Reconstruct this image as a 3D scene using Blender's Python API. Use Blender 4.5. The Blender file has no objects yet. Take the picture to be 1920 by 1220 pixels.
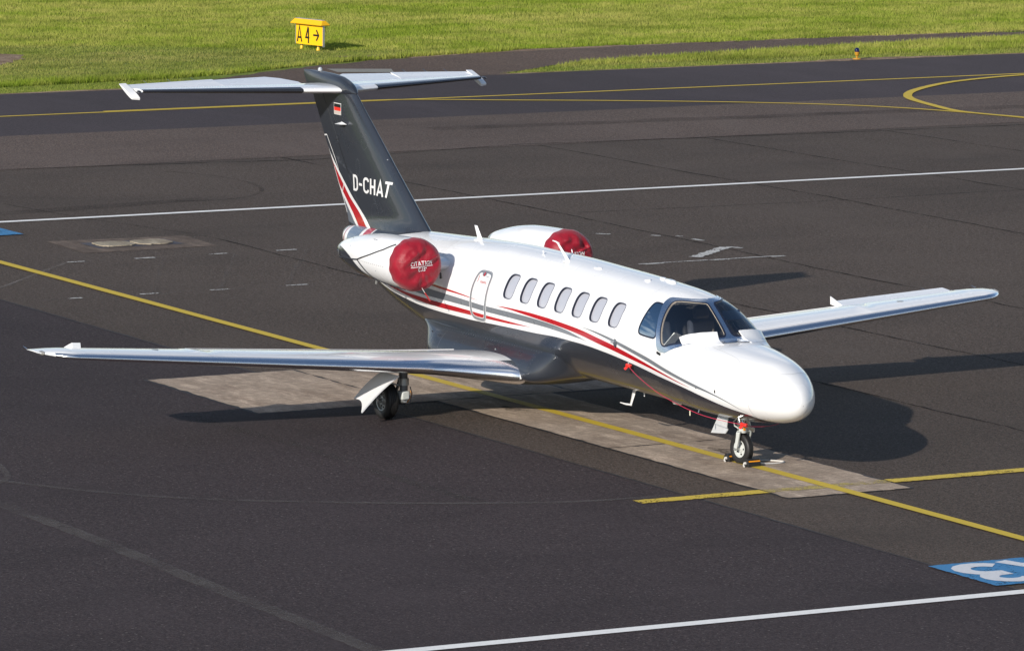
import bpy, math, random
import numpy as np
from mathutils import Matrix, Vector
R = math.radians
rng = np.random.default_rng(7)
random.seed(7)
scene = bpy.context.scene
C = bpy.context.collection

# ------------------------------------------------------------------ camera
CX, CY, CZ = 63.5262590, -39.6244299, 12.0149599
YAW, PIT, ROLL, FPX = 2.63745081, -0.131476124, 0.00741634160, 10319.836
d = np.array([math.cos(PIT)*math.cos(YAW), math.cos(PIT)*math.sin(YAW), math.sin(PIT)])
r0 = np.cross(d, [0, 0, 1]); r0 /= np.linalg.norm(r0); u0 = np.cross(r0, d)
rr = math.cos(ROLL)*r0 + math.sin(ROLL)*u0
uu = -math.sin(ROLL)*r0 + math.cos(ROLL)*u0
cam_d = bpy.data.cameras.new('camera')
cam = bpy.data.objects.new('camera', cam_d); C.objects.link(cam)
cam.matrix_world = Matrix(((rr[0], uu[0], -d[0], CX), (rr[1], uu[1], -d[1], CY), (rr[2], uu[2], -d[2], CZ), (0, 0, 0, 1)))
cam_d.sensor_width = 36.0
cam_d.lens = FPX/1920*36.0
cam_d.clip_start = 1.0; cam_d.clip_end = 6000
scene.camera = cam

# ------------------------------------------------------------------ world, sun, exposure
SUN = Vector((1.10, -2.17, 1.0)).normalized()
world = bpy.data.worlds.new('World'); scene.world = world; world.use_nodes = True
wn = world.node_tree; wn.nodes.clear()
wo = wn.nodes.new('ShaderNodeOutputWorld'); bg = wn.nodes.new('ShaderNodeBackground')
sky = wn.nodes.new('ShaderNodeTexSky'); sky.sky_type = 'NISHITA'; sky.sun_disc = False
sky.sun_elevation = math.asin(SUN.z); sky.sun_rotation = math.atan2(SUN.x, SUN.y)
sky.air_density = 1.0; sky.dust_density = 0.25; sky.ozone_density = 2.6
tc = wn.nodes.new('ShaderNodeTexCoord')
sep = wn.nodes.new('ShaderNodeSeparateXYZ'); wn.links.new(tc.outputs['Generated'], sep.inputs[0])
ab = wn.nodes.new('ShaderNodeMath'); ab.operation = 'ABSOLUTE'; wn.links.new(sep.outputs[2], ab.inputs[0])
ad = wn.nodes.new('ShaderNodeMath'); ad.operation = 'ADD'; ad.inputs[1].default_value = 0.22; wn.links.new(ab.outputs[0], ad.inputs[0])
dx = wn.nodes.new('ShaderNodeMath'); dx.operation = 'DIVIDE'; wn.links.new(sep.outputs[0], dx.inputs[0]); wn.links.new(ad.outputs[0], dx.inputs[1])
dy = wn.nodes.new('ShaderNodeMath'); dy.operation = 'DIVIDE'; wn.links.new(sep.outputs[1], dy.inputs[0]); wn.links.new(ad.outputs[0], dy.inputs[1])
cb = wn.nodes.new('ShaderNodeCombineXYZ'); wn.links.new(dx.outputs[0], cb.inputs[0]); wn.links.new(dy.outputs[0], cb.inputs[1])
cn = wn.nodes.new('ShaderNodeTexNoise'); cn.inputs['Scale'].default_value = 1.7; cn.inputs['Detail'].default_value = 9; cn.inputs['Roughness'].default_value = .62
wn.links.new(cb.outputs[0], cn.inputs['Vector'])
cr = wn.nodes.new('ShaderNodeValToRGB'); cr.color_ramp.elements[0].position = .53; cr.color_ramp.elements[1].position = .70
inv = wn.nodes.new('ShaderNodeMath'); inv.operation = 'SUBTRACT'; inv.inputs[0].default_value = 1.0; wn.links.new(ab.outputs[0], inv.inputs[1])
pw = wn.nodes.new('ShaderNodeMath'); pw.operation = 'POWER'; pw.inputs[1].default_value = 4.0; wn.links.new(inv.outputs[0], pw.inputs[0])
ma = wn.nodes.new('ShaderNodeMath'); ma.operation = 'MULTIPLY_ADD'; ma.inputs[1].default_value = .12; wn.links.new(pw.outputs[0], ma.inputs[0]); wn.links.new(cn.outputs['Fac'], ma.inputs[2])
wn.links.new(ma.outputs[0], cr.inputs[0])
mx = wn.nodes.new('ShaderNodeMix'); mx.data_type = 'RGBA'
wn.links.new(cr.outputs[0], mx.inputs[0]); wn.links.new(sky.outputs[0], mx.inputs[6]); mx.inputs[7].default_value = (9.5, 9.5, 9.6, 1)
wn.links.new(mx.outputs[2], bg.inputs[0]); bg.inputs[1].default_value = 0.080
wn.links.new(bg.outputs[0], wo.inputs[0])
sun_d = bpy.data.lights.new('sun', 'SUN'); sun_d.energy = 3.7; sun_d.angle = R(0.5); sun_d.color = (1.0, .935, .84)
sun = bpy.data.objects.new('sun', sun_d); C.objects.link(sun)
sun.rotation_euler = (-SUN).to_track_quat('-Z', 'Y').to_euler(); sun.location = SUN*60
vs = scene.view_settings; vs.view_transform = 'Standard'; vs.look = 'None'; vs.gamma = 1; vs.use_curve_mapping = False
vs.exposure = 0.55

# ------------------------------------------------------------------ materials
def mat(name, col, rough=.5, metal=0, coat=0, coat_rough=.03, spec=.5, alpha=1, trans=0, emis=None):
    m = bpy.data.materials.new(name); m.use_nodes = True
    b = m.node_tree.nodes['Principled BSDF']
    b.inputs['Base Color'].default_value = (*col, 1); b.inputs['Roughness'].default_value = rough
    b.inputs['Metallic'].default_value = metal; b.inputs['Coat Weight'].default_value = coat
    b.inputs['Coat Roughness'].default_value = coat_rough; b.inputs['Specular IOR Level'].default_value = spec
    b.inputs['Alpha'].default_value = alpha; b.inputs['Transmission Weight'].default_value = trans
    return m
class NT:
    """small node helper"""
    def __init__(s, m): s.t = m.node_tree; s.b = s.t.nodes['Principled BSDF']; s.tc = s.t.nodes.new('ShaderNodeTexCoord')
    def n(s, typ, **k):
        x = s.t.nodes.new(typ)
        for a, v in k.items():
            if hasattr(x, a): setattr(x, a, v)
            else: x.inputs[a.replace('_', ' ')].default_value = v
        return x
    def l(s, a, b): s.t.links.new(a, b)
    def noise(s, scale, detail=4, rough=.55, vec=None, stretch=None):
        n = s.t.nodes.new('ShaderNodeTexNoise'); n.inputs['Scale'].default_value = scale; n.inputs['Detail'].default_value = detail; n.inputs['Roughness'].default_value = rough
        v = vec or s.tc.outputs['Object']
        if stretch:
            mp = s.t.nodes.new('ShaderNodeMapping'); mp.inputs['Scale'].default_value = stretch; s.l(v, mp.inputs[0]); v = mp.outputs[0]
        s.l(v, n.inputs['Vector']); return n.outputs['Fac']
    def ramp(s, f, stops):
        r = s.t.nodes.new('ShaderNodeValToRGB'); e = r.color_ramp.elements
        while len(e) < len(stops): e.new(.5)
        for i, (p, c) in enumerate(stops):
            e[i].position = p; e[i].color = (*c, 1) if not np.isscalar(c) else (c, c, c, 1)
        s.l(f, r.inputs[0]); return r.outputs[0]
    def mix(s, f, a, b, mode='MIX'):
        m = s.t.nodes.new('ShaderNodeMix'); m.data_type = 'RGBA'; m.blend_type = mode
        for inp, v in ((0, f), (6, a), (7, b)):
            if hasattr(v, 'is_linked') or hasattr(v, 'links'): s.l(v, m.inputs[inp])
            elif inp == 0: m.inputs[0].default_value = v
            else: m.inputs[inp].default_value = (*v, 1) if not np.isscalar(v) else (v, v, v, 1)
        return m.outputs[2]
    def bump(s, f, strength=.2, dist=.01):
        b = s.t.nodes.new('ShaderNodeBump'); b.inputs['Strength'].default_value = strength; b.inputs['Distance'].default_value = dist
        s.l(f, b.inputs['Height']); s.l(b.outputs[0], s.b.inputs['Normal'])

def paint_mat(name, col, rough=.22, coat=1.0, wave=.0):
    m = mat(name, col, rough, coat=coat, coat_rough=.025); n = NT(m)
    f = n.noise(1.3, 5, .6, stretch=(1, 3, 3))
    n.l(n.mix(n.ramp(f, [(.3, .0), (.8, .12)]), col, tuple(c*.82+.01 for c in col)), n.b.inputs['Base Color'])
    n.l(n.ramp(n.noise(.9, 4), [(.3, rough*.8), (.7, rough*1.3)]), n.b.inputs['Roughness'])
    if wave: 
        n.bump(n.noise(2.2, 2, .4, stretch=(1, 2, 2)), wave, .02)
        b = [x for x in m.node_tree.nodes if x.type == 'BUMP'][0]; n.l(b.outputs[0], n.b.inputs['Coat Normal'])
    return m
WHITE = paint_mat('white_paint', (.80, .80, .805), .25, .8)
SLATE = paint_mat('slate_paint', (.024, .028, .037), .28, .50, .10)
GREY = paint_mat('grey_paint', (.17, .185, .205), .3)
RED = paint_mat('red_paint', (.42, .006, .012), .3)
LINEW = paint_mat('white_trim_paint', (.78, .78, .78), .3)
CHROME = mat('polished_metal', (.93, .93, .95), .19, 1.0)
FRAME = mat('polished_frame', (.78, .83, .90), .24, 1.0)
STEEL = mat('gear_steel', (.42, .43, .42), .38, .6)
GEARP = mat('gear_paint', (.50, .52, .50), .4)
BRIGHT = mat('bright_metal', (.7, .7, .7), .22, 1)
RUBBER = mat('tyre_rubber', (.013, .0125, .0125), .55)
BLACK = mat('black_plastic', (.012, .012, .014), .45)
SEAL = mat('seal_rubber', (.014, .018, .035), .35)
FLANGE = mat('window_flange', (.16, .17, .22), .35, .3)
BOOT = mat('deice_boot', (.012, .013, .018), .22, coat=.4)
SHADE = mat('window_shade_pane', (.40, .41, .46), .3, coat=1.0)
BEIGE = mat('seat_leather', (.60, .52, .42), .6)
LINING = mat('cockpit_lining', (.30, .29, .28), .8)
DARKIN = mat('glareshield', (.012, .013, .018), .7)
ORANGE = mat('orange_reflector', (.75, .28, .01), .35)
YELLOW = mat('sign_yellow', (.85, .48, .005), .4)
SIGNBLK = mat('sign_black', (.008, .008, .008), .5)
ALU = mat('aluminium', (.55, .55, .56), .4, .8)
ROPE = mat('white_rope', (.6, .58, .55), .8)
CORD = mat('black_cord', (.015, .015, .02), .6)
PCORD = mat('red_cord', (.55, .03, .08), .5)
FLAGRED = mat('flag_red', (.75, .03, .02), .45)
PANEL_LINE = mat('panel_gap', (.35, .35, .36), .6)
RIVET = mat('rivet_head', (.20, .21, .23), .4, .5)
GLASS = bpy.data.materials.new('cockpit_glass'); GLASS.use_nodes = True
def _glass_nodes(M, minf, tint, gl):
    t = M.node_tree; t.nodes.clear(); o = t.nodes.new('ShaderNodeOutputMaterial')
    tr = t.nodes.new('ShaderNodeBsdfTransparent'); tr.inputs[0].default_value = (*tint, 1)
    g = t.nodes.new('ShaderNodeBsdfGlossy'); g.inputs['Roughness'].default_value = .02; g.inputs[0].default_value = (*gl, 1)
    f = t.nodes.new('ShaderNodeFresnel'); f.inputs[0].default_value = 1.6
    mxx = t.nodes.new('ShaderNodeMath'); mxx.operation = 'MAXIMUM'; mxx.inputs[1].default_value = minf; t.links.new(f.outputs[0], mxx.inputs[0])
    m = t.nodes.new('ShaderNodeMixShader')
    t.links.new(mxx.outputs[0], m.inputs[0]); t.links.new(tr.outputs[0], m.inputs[1]); t.links.new(g.outputs[0], m.inputs[2]); t.links.new(m.outputs[0], o.inputs[0])
_glass_nodes(GLASS, .15, (.80, .81, .84), (1, 1, 1))
BLUEGLASS = bpy.data.materials.new('blue_side_glass'); BLUEGLASS.use_nodes = True
_glass_nodes(BLUEGLASS, .60, (.20, .26, .40), (.75, .90, 1))
SIDEGLASS = mat('side_glass', (.02, .05, .14), .03, 0, 1.0, .01, .9)
def fabric():
    m = mat('cover_fabric', (.36, .008, .025), .5, spec=.35); n = NT(m)
    n.b.inputs['Sheen Weight'].default_value = .12
    f = n.noise(5, 5, .6); g = n.noise(16, 3, .6, stretch=(1, 1, .5))
    n.l(n.mix(n.ramp(f, [(.3, 0.), (.75, 1.)]), (.20, .002, .012), (.30, .004, .018)), n.b.inputs['Base Color'])
    n.bump(n.mix(.35, f, g), .55, .04); return m
COVER = fabric()

def asphalt(name, base, dark, speck=.35, patch=.25, tint=None, wear=None, fine=70, grain=1.0):
    m = mat(name, base, .85, spec=.12); n = NT(m)
    big = n.noise(.11, 6, .62); mid = n.noise(.7, 6, .65, stretch=(1, .6, 1)); fin = n.noise(fine, 3, .7); g1 = n.noise(24, 2, .75); g2 = n.noise(33, 2, .6, stretch=(1, 1.3, 1)); g3 = n.noise(15, 2, .7)
    c = n.mix(n.ramp(big, [(.36, 0.), (.64, 1.)]), base, tint or tuple(x*(1+patch) for x in base))
    c = n.mix(n.ramp(mid, [(.38, .5), (.7, 0.)]), c, dark)
    lit = tuple(min(x*2.3+.01, 1) for x in base); brn = (base[0]*2.1, base[1]*1.75, base[2]*1.5)
    c = n.mix(n.ramp(g3, [(.40, .40*grain), (.50, 0.)]), c, tuple(x*.55 for x in dark))
    c = n.mix(n.ramp(g1, [(.50, 0.), (.62, .95*grain)]), c, lit)
    g4 = n.noise(9, 3, .8, stretch=(1, 1.25, 1)); c = n.mix(n.ramp(g4, [(.50, 0.), (.64, .50*grain)]), c, lit); c = n.mix(n.ramp(g4, [(.36, .55*grain), (.48, 0.)]), c, tuple(x*.6 for x in dark))
    c = n.mix(n.ramp(g2, [(.53, 0.), (.63, .85*grain)]), c, brn)
    c = n.mix(n.ramp(g2, [(.34, .75*grain), (.46, 0.)]), c, tuple(x*.40 for x in dark))
    c = n.mix(n.ramp(n.noise(19, 1, .5), [(.700, 0.), (.73, speck)]), c, (.42, .38, .35))
    c = n.mix(n.ramp(n.noise(.045, 3, .5), [(.40, .30), (.60, 0.)]), c, tuple(x*.6 for x in base))
    c = n.mix(n.ramp(n.noise(.30, 5, .65, stretch=(.5, 1.6, 1)), [(.48, 0.), (.70, .45)]), c, tuple(x*1.55 for x in base))
    if wear:   # broad stains with a shape of their own
        st = n.noise(.35, 6, .7, stretch=wear)
        c = n.mix(n.ramp(st, [(.50, 0.), (.70, .38)]), c, tuple(x*.62 for x in base))
        s2 = n.noise(1.6, 6, .7, stretch=(1.6, .5, 1))
        c = n.mix(n.ramp(s2, [(.55, 0.), (.75, .25)]), c, tuple(x*1.5 for x in base))
    n.l(c, n.b.inputs['Base Color'])
    n.l(n.ramp(fin, [(.3, .7), (.7, .95)]), n.b.inputs['Roughness'])
    n.bump(n.mix(.5, g1, g2), .8, .010)
    return m
OLDSTRIP = asphalt('pale_old_asphalt', (.082, .0635, .0550), (.058, .045, .039), .3, .2, (.100, .078, .067), (1, .45, 1))
ASPH = asphalt('old_asphalt', (.059, .0468, .0390), (.039, .0310, .0265), .32, .28, (.081, .064, .053), (1, .45, 1))
NEWASPH = asphalt('new_asphalt', (.0355, .0278, .0292), (.026, .0205, .0220), .28, .35, None, (1, .5, 1), 80, .75)
TAXIASPH = asphalt('taxiway_asphalt', (.050, .0410, .0445), (.044, .0365, .040), .12, .10, None, None, 60, .35)
ROADASPH = asphalt('road_asphalt', (.088, .064, .051), (.056, .042, .036), .6, .3, (.105, .076, .058), (.4, 1, 1), 40)
def concrete(name, base, rough=.9):
    m = mat(name, base, rough, spec=.2); n = NT(m)
    a = n.noise(.55, 7, .68); b = n.noise(5, 6, .65, stretch=(2.2, .8, 1)); f = n.noise(45, 3, .7); g = n.noise(1.7, 6, .7, stretch=(.6, 2.2, 1))
    c = n.mix(n.ramp(a, [(.35, 0.), (.65, 1.)]), base, tuple(x*.68 for x in base))
    c = n.mix(n.ramp(b, [(.44, .6), (.58, 0.)]), c, tuple(x*.5 for x in base))
    c = n.mix(n.ramp(g, [(.50, 0.), (.68, .6)]), c, tuple(min(1, x*1.5) for x in base))
    c = n.mix(n.ramp(n.noise(.9, 7, .75, stretch=(.7, 1.8, 1)), [(.36, .7), (.50, 0.)]), c, (base[0]*.42, base[1]*.38, base[2]*.36))
    c = n.mix(n.ramp(f, [(.36, .6), (.5, 0.)]), c, tuple(x*.35 for x in base))
    n.l(c, n.b.inputs['Base Color']); n.bump(n.mix(.5, b, f), .4, .01); return m
CONC = concrete('worn_concrete', (.47, .37, .285))
CONCP = concrete('manhole_concrete', (.42, .36, .27))
CONCD = concrete('brown_concrete', (.165, .125, .10))
def line_paint(name, col, worn=.25, edge=.0):
    m = mat(name, col, .7, spec=.3); n = NT(m)
    f = n.noise(26, 4, .75); g = n.noise(2.2, 4, .6)
    k = n.mix(.35, f, g)
    n.l(n.mix(n.ramp(f, [(.3, .35), (.6, 0.)]), col, tuple(c*.6 for c in col)), n.b.inputs['Base Color'])
    # chips: worn away where the noise is low, showing the surface below
    n.l(n.ramp(k, [(worn-.02, 0.), (worn+.02, 1.)]), n.b.inputs['Alpha']); return m
YLINE = line_paint('yellow_line_paint', (.56, .40, .035), .33)
YWORN = line_paint('worn_yellow_paint', (.58, .42, .055), .43)
YGHOST = line_paint('ghost_yellow_paint', (.42, .33, .10), .50)
WLINE = line_paint('white_line_paint', (.80, .79, .77), .30)
WWORN = line_paint('worn_white_paint', (.50, .49, .47), .46)
BLUE = line_paint('blue_ground_paint', (.045, .20, .41), .42)
WBLUE = line_paint('white_number_paint', (.62, .63, .66), .37)
def scuff(name, col, a):
    m = mat(name, col, .9, spec=.1); n = NT(m)
    f = n.noise(30, 4, .7); g = n.noise(1.1, 4, .6)
    n.l(n.ramp(n.mix(.5, f, g), [(.38, 0.), (.62, a)]), n.b.inputs['Alpha']); return m
SCUFF = scuff('tyre_scuff', (.14, .128, .122), .62)
FAINT = scuff('faint_white_trace', (.30, .28, .27), .30)
TAR = scuff('tar_joint', (.010, .009, .010), 1.3)
JOINT = mat('joint_tar', (.010, .010, .012), .7)

def obj_from(name, V, F, m, parent=None, smooth=True, normals=None, off=None):
    V = np.asarray(V, float)
    if parent is not None and off is None: off = parent.get('_o') or (0, 0, 0)
    if off is not None: V = V-np.array(off)
    me = bpy.data.meshes.new(name); me.from_pydata(V.tolist(), [], [list(map(int, f)) for f in F])
    me.materials.append(m); me.update()
    if smooth: me.polygons.foreach_set('use_smooth', [True]*len(me.polygons))
    if normals is not None: me.normals_split_custom_set_from_vertices([tuple(x) for x in normals])
    o = bpy.data.objects.new(name, me); C.objects.link(o)
    if parent is not None:
        o.parent = parent; o['_o'] = list(parent['_o'])
    return o
def thing(name, label, cat, loc, group=None):
    o = bpy.data.objects.new(name, None); C.objects.link(o); o.location = loc; o['_o'] = [float(x) for x in loc]
    o.empty_display_size = .3
    o['label'] = label; o['category'] = cat
    if group: o['group'] = group
    return o
def structure(o, label=None):
    o['kind'] = 'structure'
    if label: o['label'] = label
    return o
def grid_faces(n, m, wrap=False):
    i = np.arange(n-1)[:, None]; j = np.arange(m if wrap else m-1)[None]
    j2 = (j+1) % m
    return np.stack([i*m+j, (i+1)*m+j, (i+1)*m+j2, i*m+j2], -1).reshape(-1, 4)
class Geo:
    def __init__(s): s.V = []; s.F = []; s.n = 0
    def add(s, V, F):
        V = np.asarray(V, float).reshape(-1, 3); s.V.append(V); s.F += [[int(i)+s.n for i in f] for f in F]; s.n += len(V); return s
    def box(s, c, size, M=None):
        x, y, z = np.array(size)/2
        V = np.array([[a, b, e] for a in (-x, x) for b in (-y, y) for e in (-z, z)])
        if M is not None: V = V@np.array(M).T
        return s.add(V+np.array(c), [(0, 1, 3, 2), (4, 6, 7, 5), (0, 4, 5, 1), (2, 3, 7, 6), (0, 2, 6, 4), (1, 5, 7, 3)])
    def tube(s, pts, r, n=10, caps=True):
        pts = np.asarray(pts, float); r = np.broadcast_to(r, len(pts)); rings = []
        T = np.gradient(pts, axis=0); T /= np.linalg.norm(T, axis=1)[:, None]+1e-12
        ref = np.array([0, 0, 1.]) if abs(T[0][2]) < .9 else np.array([1., 0, 0])
        for p, t, q in zip(pts, T, r):
            a = np.cross(t, ref); a /= np.linalg.norm(a); b = np.cross(t, a)
            th = np.linspace(0, 2*np.pi, n, endpoint=False)
            rings.append(p+q*(np.cos(th)[:, None]*a+np.sin(th)[:, None]*b)); ref = np.cross(a, t) if False else ref
        F = [list(f) for f in grid_faces(len(pts), n, True)]
        if caps: F += [list(range(n)), list(range((len(pts)-1)*n, len(pts)*n))[::-1]]
        return s.add(np.array(rings), F)
    def lathe(s, prof, c, axis='y', n=32):
        """prof: list of (pos along axis, radius)"""
        prof = np.array(prof, float); th = np.linspace(0, 2*np.pi, n, endpoint=False)
        P = np.zeros((len(prof), n, 3)); ax = 'xyz'.index(axis); o1, o2 = [(1, 2), (2, 0), (0, 1)][ax]
        P[..., ax] = prof[:, 0:1]; P[..., o1] = prof[:, 1:2]*np.cos(th); P[..., o2] = prof[:, 1:2]*np.sin(th)
        return s.add((P+np.array(c)), grid_faces(len(prof), n, True))
    def build(s, name, m, parent=None, smooth=True, off=None, bevel=0):
        o = obj_from(name, np.concatenate(s.V), s.F, m, parent, smooth, off=off)
        if smooth:
            o.data.set_sharp_from_angle(angle=R(38)) if hasattr(o.data, 'set_sharp_from_angle') else None
        if bevel:
            b = o.modifiers.new('bevel', 'BEVEL'); b.width = bevel; b.segments = 2; b.limit_method = 'ANGLE'
        return o
def pchip(x, y, xi):
    x = np.asarray(x, float); y = np.asarray(y, float); xi = np.asarray(xi, float)
    h = np.diff(x); dd = np.diff(y)/h; m = np.zeros(len(x))
    for i in range(1, len(x)-1):
        if dd[i-1]*dd[i] > 0:
            w1 = 2*h[i]+h[i-1]; w2 = h[i]+2*h[i-1]; m[i] = (w1+w2)/(w1/dd[i-1]+w2/dd[i])
    m[0] = dd[0]; m[-1] = dd[-1]
    k = np.clip(np.searchsorted(x, xi, side='right')-1, 0, len(x)-2); t = (xi-x[k])/h[k]
    return (2*t**3-3*t**2+1)*y[k]+(t**3-2*t**2+t)*h[k]*m[k]+(-2*t**3+3*t**2)*y[k+1]+(t**3-t**2)*h[k]*m[k+1]

# ================================================================== GROUND
def sheet(name, poly, z, m, label=None, thick=False):
    V = [(x, y, z) for x, y in poly]
    a = sum(poly[i][0]*poly[(i+1) % len(poly)][1]-poly[(i+1) % len(poly)][0]*poly[i][1] for i in range(len(poly)))
    F = [list(range(len(poly)))] if a > 0 else [list(range(len(poly)))[::-1]]
    return structure(obj_from(name, V, F, m, smooth=False), label)
def rect(x0, x1, y0, y1): return [(x0, y0), (x1, y0), (x1, y1), (x0, y1)]
def ribbon2d(name, pts, w, z, m, wj=0, seg=None, label=None):
    pts = np.array(pts, float)
    if seg:
        t = np.concatenate([[0], np.cumsum(np.linalg.norm(np.diff(pts, axis=0), axis=1))])
        q = np.arange(0, t[-1], seg); q = np.append(q, t[-1])
        pts = np.stack([pchip(t, pts[:, 0], q), pchip(t, pts[:, 1], q)], 1) if len(pts) > 2 else np.stack([np.interp(q, t, pts[:, i]) for i in (0, 1)], 1)
    T = np.gradient(pts, axis=0); T /= np.linalg.norm(T, axis=1)[:, None]
    N = np.stack([-T[:, 1], T[:, 0]], 1); ww = (w/2)*np.ones(len(pts))
    A = pts+N*(ww*(1+wj*rng.uniform(-1, 1, len(pts))))[:, None]; B = pts-N*(ww*(1+wj*rng.uniform(-1, 1, len(pts))))[:, None]
    V = np.concatenate([np.c_[A, np.full(len(A), z)], np.c_[B, np.full(len(A), z)]]); n = len(pts)
    F = [[i, i+n, i+n+1, i+1] for i in range(n-1)]
    return structure(obj_from(name, V, F, m, smooth=False), label)

def rough_edge(pts, step=.35, jag=.07):
    P = []; n = len(pts)
    for i in range(n):
        a = np.array(pts[i], float); b = np.array(pts[(i+1) % n], float); L = np.linalg.norm(b-a); k = max(1, int(min(L/step, 90)))
        for t in np.arange(k)/k: P.append(tuple(a+(b-a)*t+(rng.normal(0, jag, 2) if t > 0 else 0)))
    return P
sheet('apron', rect(-58.6, 260, -300, 300), 0, ASPH, 'brownish grey asphalt apron under the white jet')
sheet('asphalt_patch', rect(-49.5, 200, -250, -2.05), .004, NEWASPH, 'darker newer asphalt in the foreground')
sheet('taxiway', rect(-58.65, -49.1, -300, 300), .004, TAXIASPH, 'dark smooth taxiway between apron and grass')
sheet('apron_strip', rect(-49.12, -42.42, -200, 300), .0055, OLDSTRIP, 'paler worn strip of apron beside the taxiway')
DARKT = scuff('dark_streak', (.028, .024, .024), .32)
ribbon2d('tyre_scuff', [(-46.6, 19), (-46.2, 26), (-45.7, 34), (-45.2, 44)], .75, .010, DARKT, .25, .8)
ribbon2d('tyre_scuff', [(-36, -3), (-34.8, 2), (-35.6, 8)], .6, .010, DARKT, .25, .8)
ribbon2d('asphalt_seam', [(-49.5, -2.06), (200, -2.06)], .035, .008, JOINT, .5, .6)
# concrete slabs of the stand, one by one
def slab(x0, x1, y0, y1, name='concrete_slab', m=CONC, z=.010, jag=.012):
    n = 26; P = []
    for (a, b) in (((x0, y0), (x1, y0)), ((x1, y0), (x1, y1)), ((x1, y1), (x0, y1)), ((x0, y1), (x0, y0))):
        for t in np.linspace(0, 1, n, endpoint=False):
            j = rng.normal(0, jag, 2) if t > 0 else (0, 0)
            P.append((a[0]+(b[0]-a[0])*t+j[0], a[1]+(b[1]-a[1])*t+j[1]))
    return sheet(name, P, z, m)
sheet('slab_bed', rect(-8.92, 1.21, -.98, 1.05), .006, JOINT)
sheet('slab_bed', rect(-12.85, -8.86, -3.98, 4.02), .006, JOINT)
for x0, x1 in ((-3.68, 1.18), (-8.88, -3.72)):
    slab(x0, x1, -.94, 1.01)
for y0, y1 in ((-3.93, -1.42), (-1.39, 1.40), (1.43, 3.98)):
    slab(-12.80, -8.91, y0, y1)
# joints and cracks in the old asphalt
def crack(pts, w=.035, z=.006, wj=.55, jit=.03):
    pts = np.array(pts, float); t = np.concatenate([[0], np.cumsum(np.linalg.norm(np.diff(pts, axis=0), axis=1))])
    q = np.arange(0, t[-1], .22); P = np.stack([np.interp(q, t, pts[:, i]) for i in (0, 1)], 1)
    P += np.cumsum(rng.normal(0, jit*.35, P.shape), axis=0)*np.array([1, 1]); P += rng.normal(0, jit*.3, P.shape)
    k = np.linspace(0, 1, len(P))[:, None]; P += (pts[-1]-P[-1])*k
    return ribbon2d('tar_joint', P, w, z, TAR, wj)
for y in (5.2, 9.15, 13.35, 19.75, 24.0, 28.6, 33.5):
    x0 = -42.4 if y > 10 else -30
    crack([(x0, y-.3), (-30, y), (-19, y-.2), (-8, y+.05), (2, y), (20, y)], .045)
crack([(-42.6, -3), (-42.6, 6.6), (-41.6, 13.6), (-42.6, 18.9), (-42.3, 23.9), (-41.8, 32), (-42, 50)], .07)
crack([(-30.3, 13.6), (-29.9, 19.6), (-30, 24), (-29.7, 34)], .03)
crack([(-36.5, 4.0), (-33.4, 4.4), (-30.2, 5.2)], .02)
oil = scuff('oil_stain', (.02, .017, .015), .8)
for cx_, cy_, rx_, ry_ in ((-2.72, .42, .34, .16), (-7.6, -.35, .3, .12)):
    t_ = np.linspace(0, 2*np.pi, 28, endpoint=False); k_ = 1+.25*np.sin(3*t_+cx_)+rng.normal(0, .06, 28)
    sheet('oil_stain', list(zip(cx_+rx_*k_*np.cos(t_), cy_+ry_*k_*np.sin(t_))), .0125, oil)
# painted lines
ribbon2d('centreline_marking', [(-200, .07), (230, .07)], .19, .016, YLINE, .05, 1.5, 'yellow stand centreline running under the jet')
ribbon2d('stop_bar', [(.57, -2.95), (.57, -.96)], .27, .014, YWORN, .09, .05, 'worn yellow stop bar')
ribbon2d('stop_bar', [(.57, -.94), (.57, 1.02)], .25, .014, YGHOST, .12, .05, 'faded yellow stop bar on the concrete')
ribbon2d('stop_bar', [(.57, 1.05), (.57, 3.45)], .27, .014, YWORN, .09, .05, 'worn yellow stop bar')
ribbon2d('apron_edge_marking', [(-33.55, -60), (-33.55, 120)], .22, .012, WLINE, .04, 1.0, 'long white line across the apron behind the jet')
ribbon2d('apron_edge_marking', [(8.48, -90), (8.48, 60)], .23, .014, WLINE, .04, 1.0, 'white line across the foreground corner')
ribbon2d('taxiway_centreline', [(-53.4, -200), (-53.4, 250)], .17, .012, YLINE, .05, 2)
ribbon2d('taxiway_centreline', [(-53.53, 14), (-53.5, 21.1), (-52.16, 24.15), (-50.7, 26.9), (-49.01, 29.44), (-47.3, 31.2), (-45.66, 32.14), (-43.2, 32.94), (-38, 33.8), (-20, 34.5)], .17, .016, YLINE, .05, .5)
ribbon2d('taxiway_centreline', [(-53.4, 44), (-53.0, 39.6), (-52.2, 37.06), (-51.2, 35.48), (-49.7, 33.9), (-48.5, 33.2), (-46.9, 32.75), (-45.3, 32.45), (-43.2, 32.99)], .22, .020, YLINE, .05, .3)
# traces of an old white box marking
G = lambda a, b, w=.10, m=WWORN: ribbon2d('faded_marking', [a, b], w, .012, m, .35, .05)
for x, ys in ((-22.36, [(-.95, -.70), (.40, .75), (1.75, 2.12), (3.22, 3.64), (9.8, 10.0), (10.5, 10.9), (11.9, 12.3), (13.2, 13.5)]),
              (-27.1, [(1.15, 1.5), (2.5, 2.9), (4.0, 4.38), (5.38, 5.8), (8.2, 8.6)])):
    for a, b in ys: G((x, a), (x, b), .10)
for a, b in (((-26.95, 12.1), (-26.75, 12.3)), ((-26.26, 12.92), (-26.12, 13.05)), ((-25.98, 13.3), (-25.86, 13.38)), ((-25.4, 13.34), (-25.09, 13.37)), ((-24.05, 13.25), (-23.75, 13.42))):
    G(a, b, .10)
ribbon2d('faded_marking', [(-22.36, -1.6), (-22.36, 13.4)], .045, .010, FAINT, .3, .3)
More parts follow.
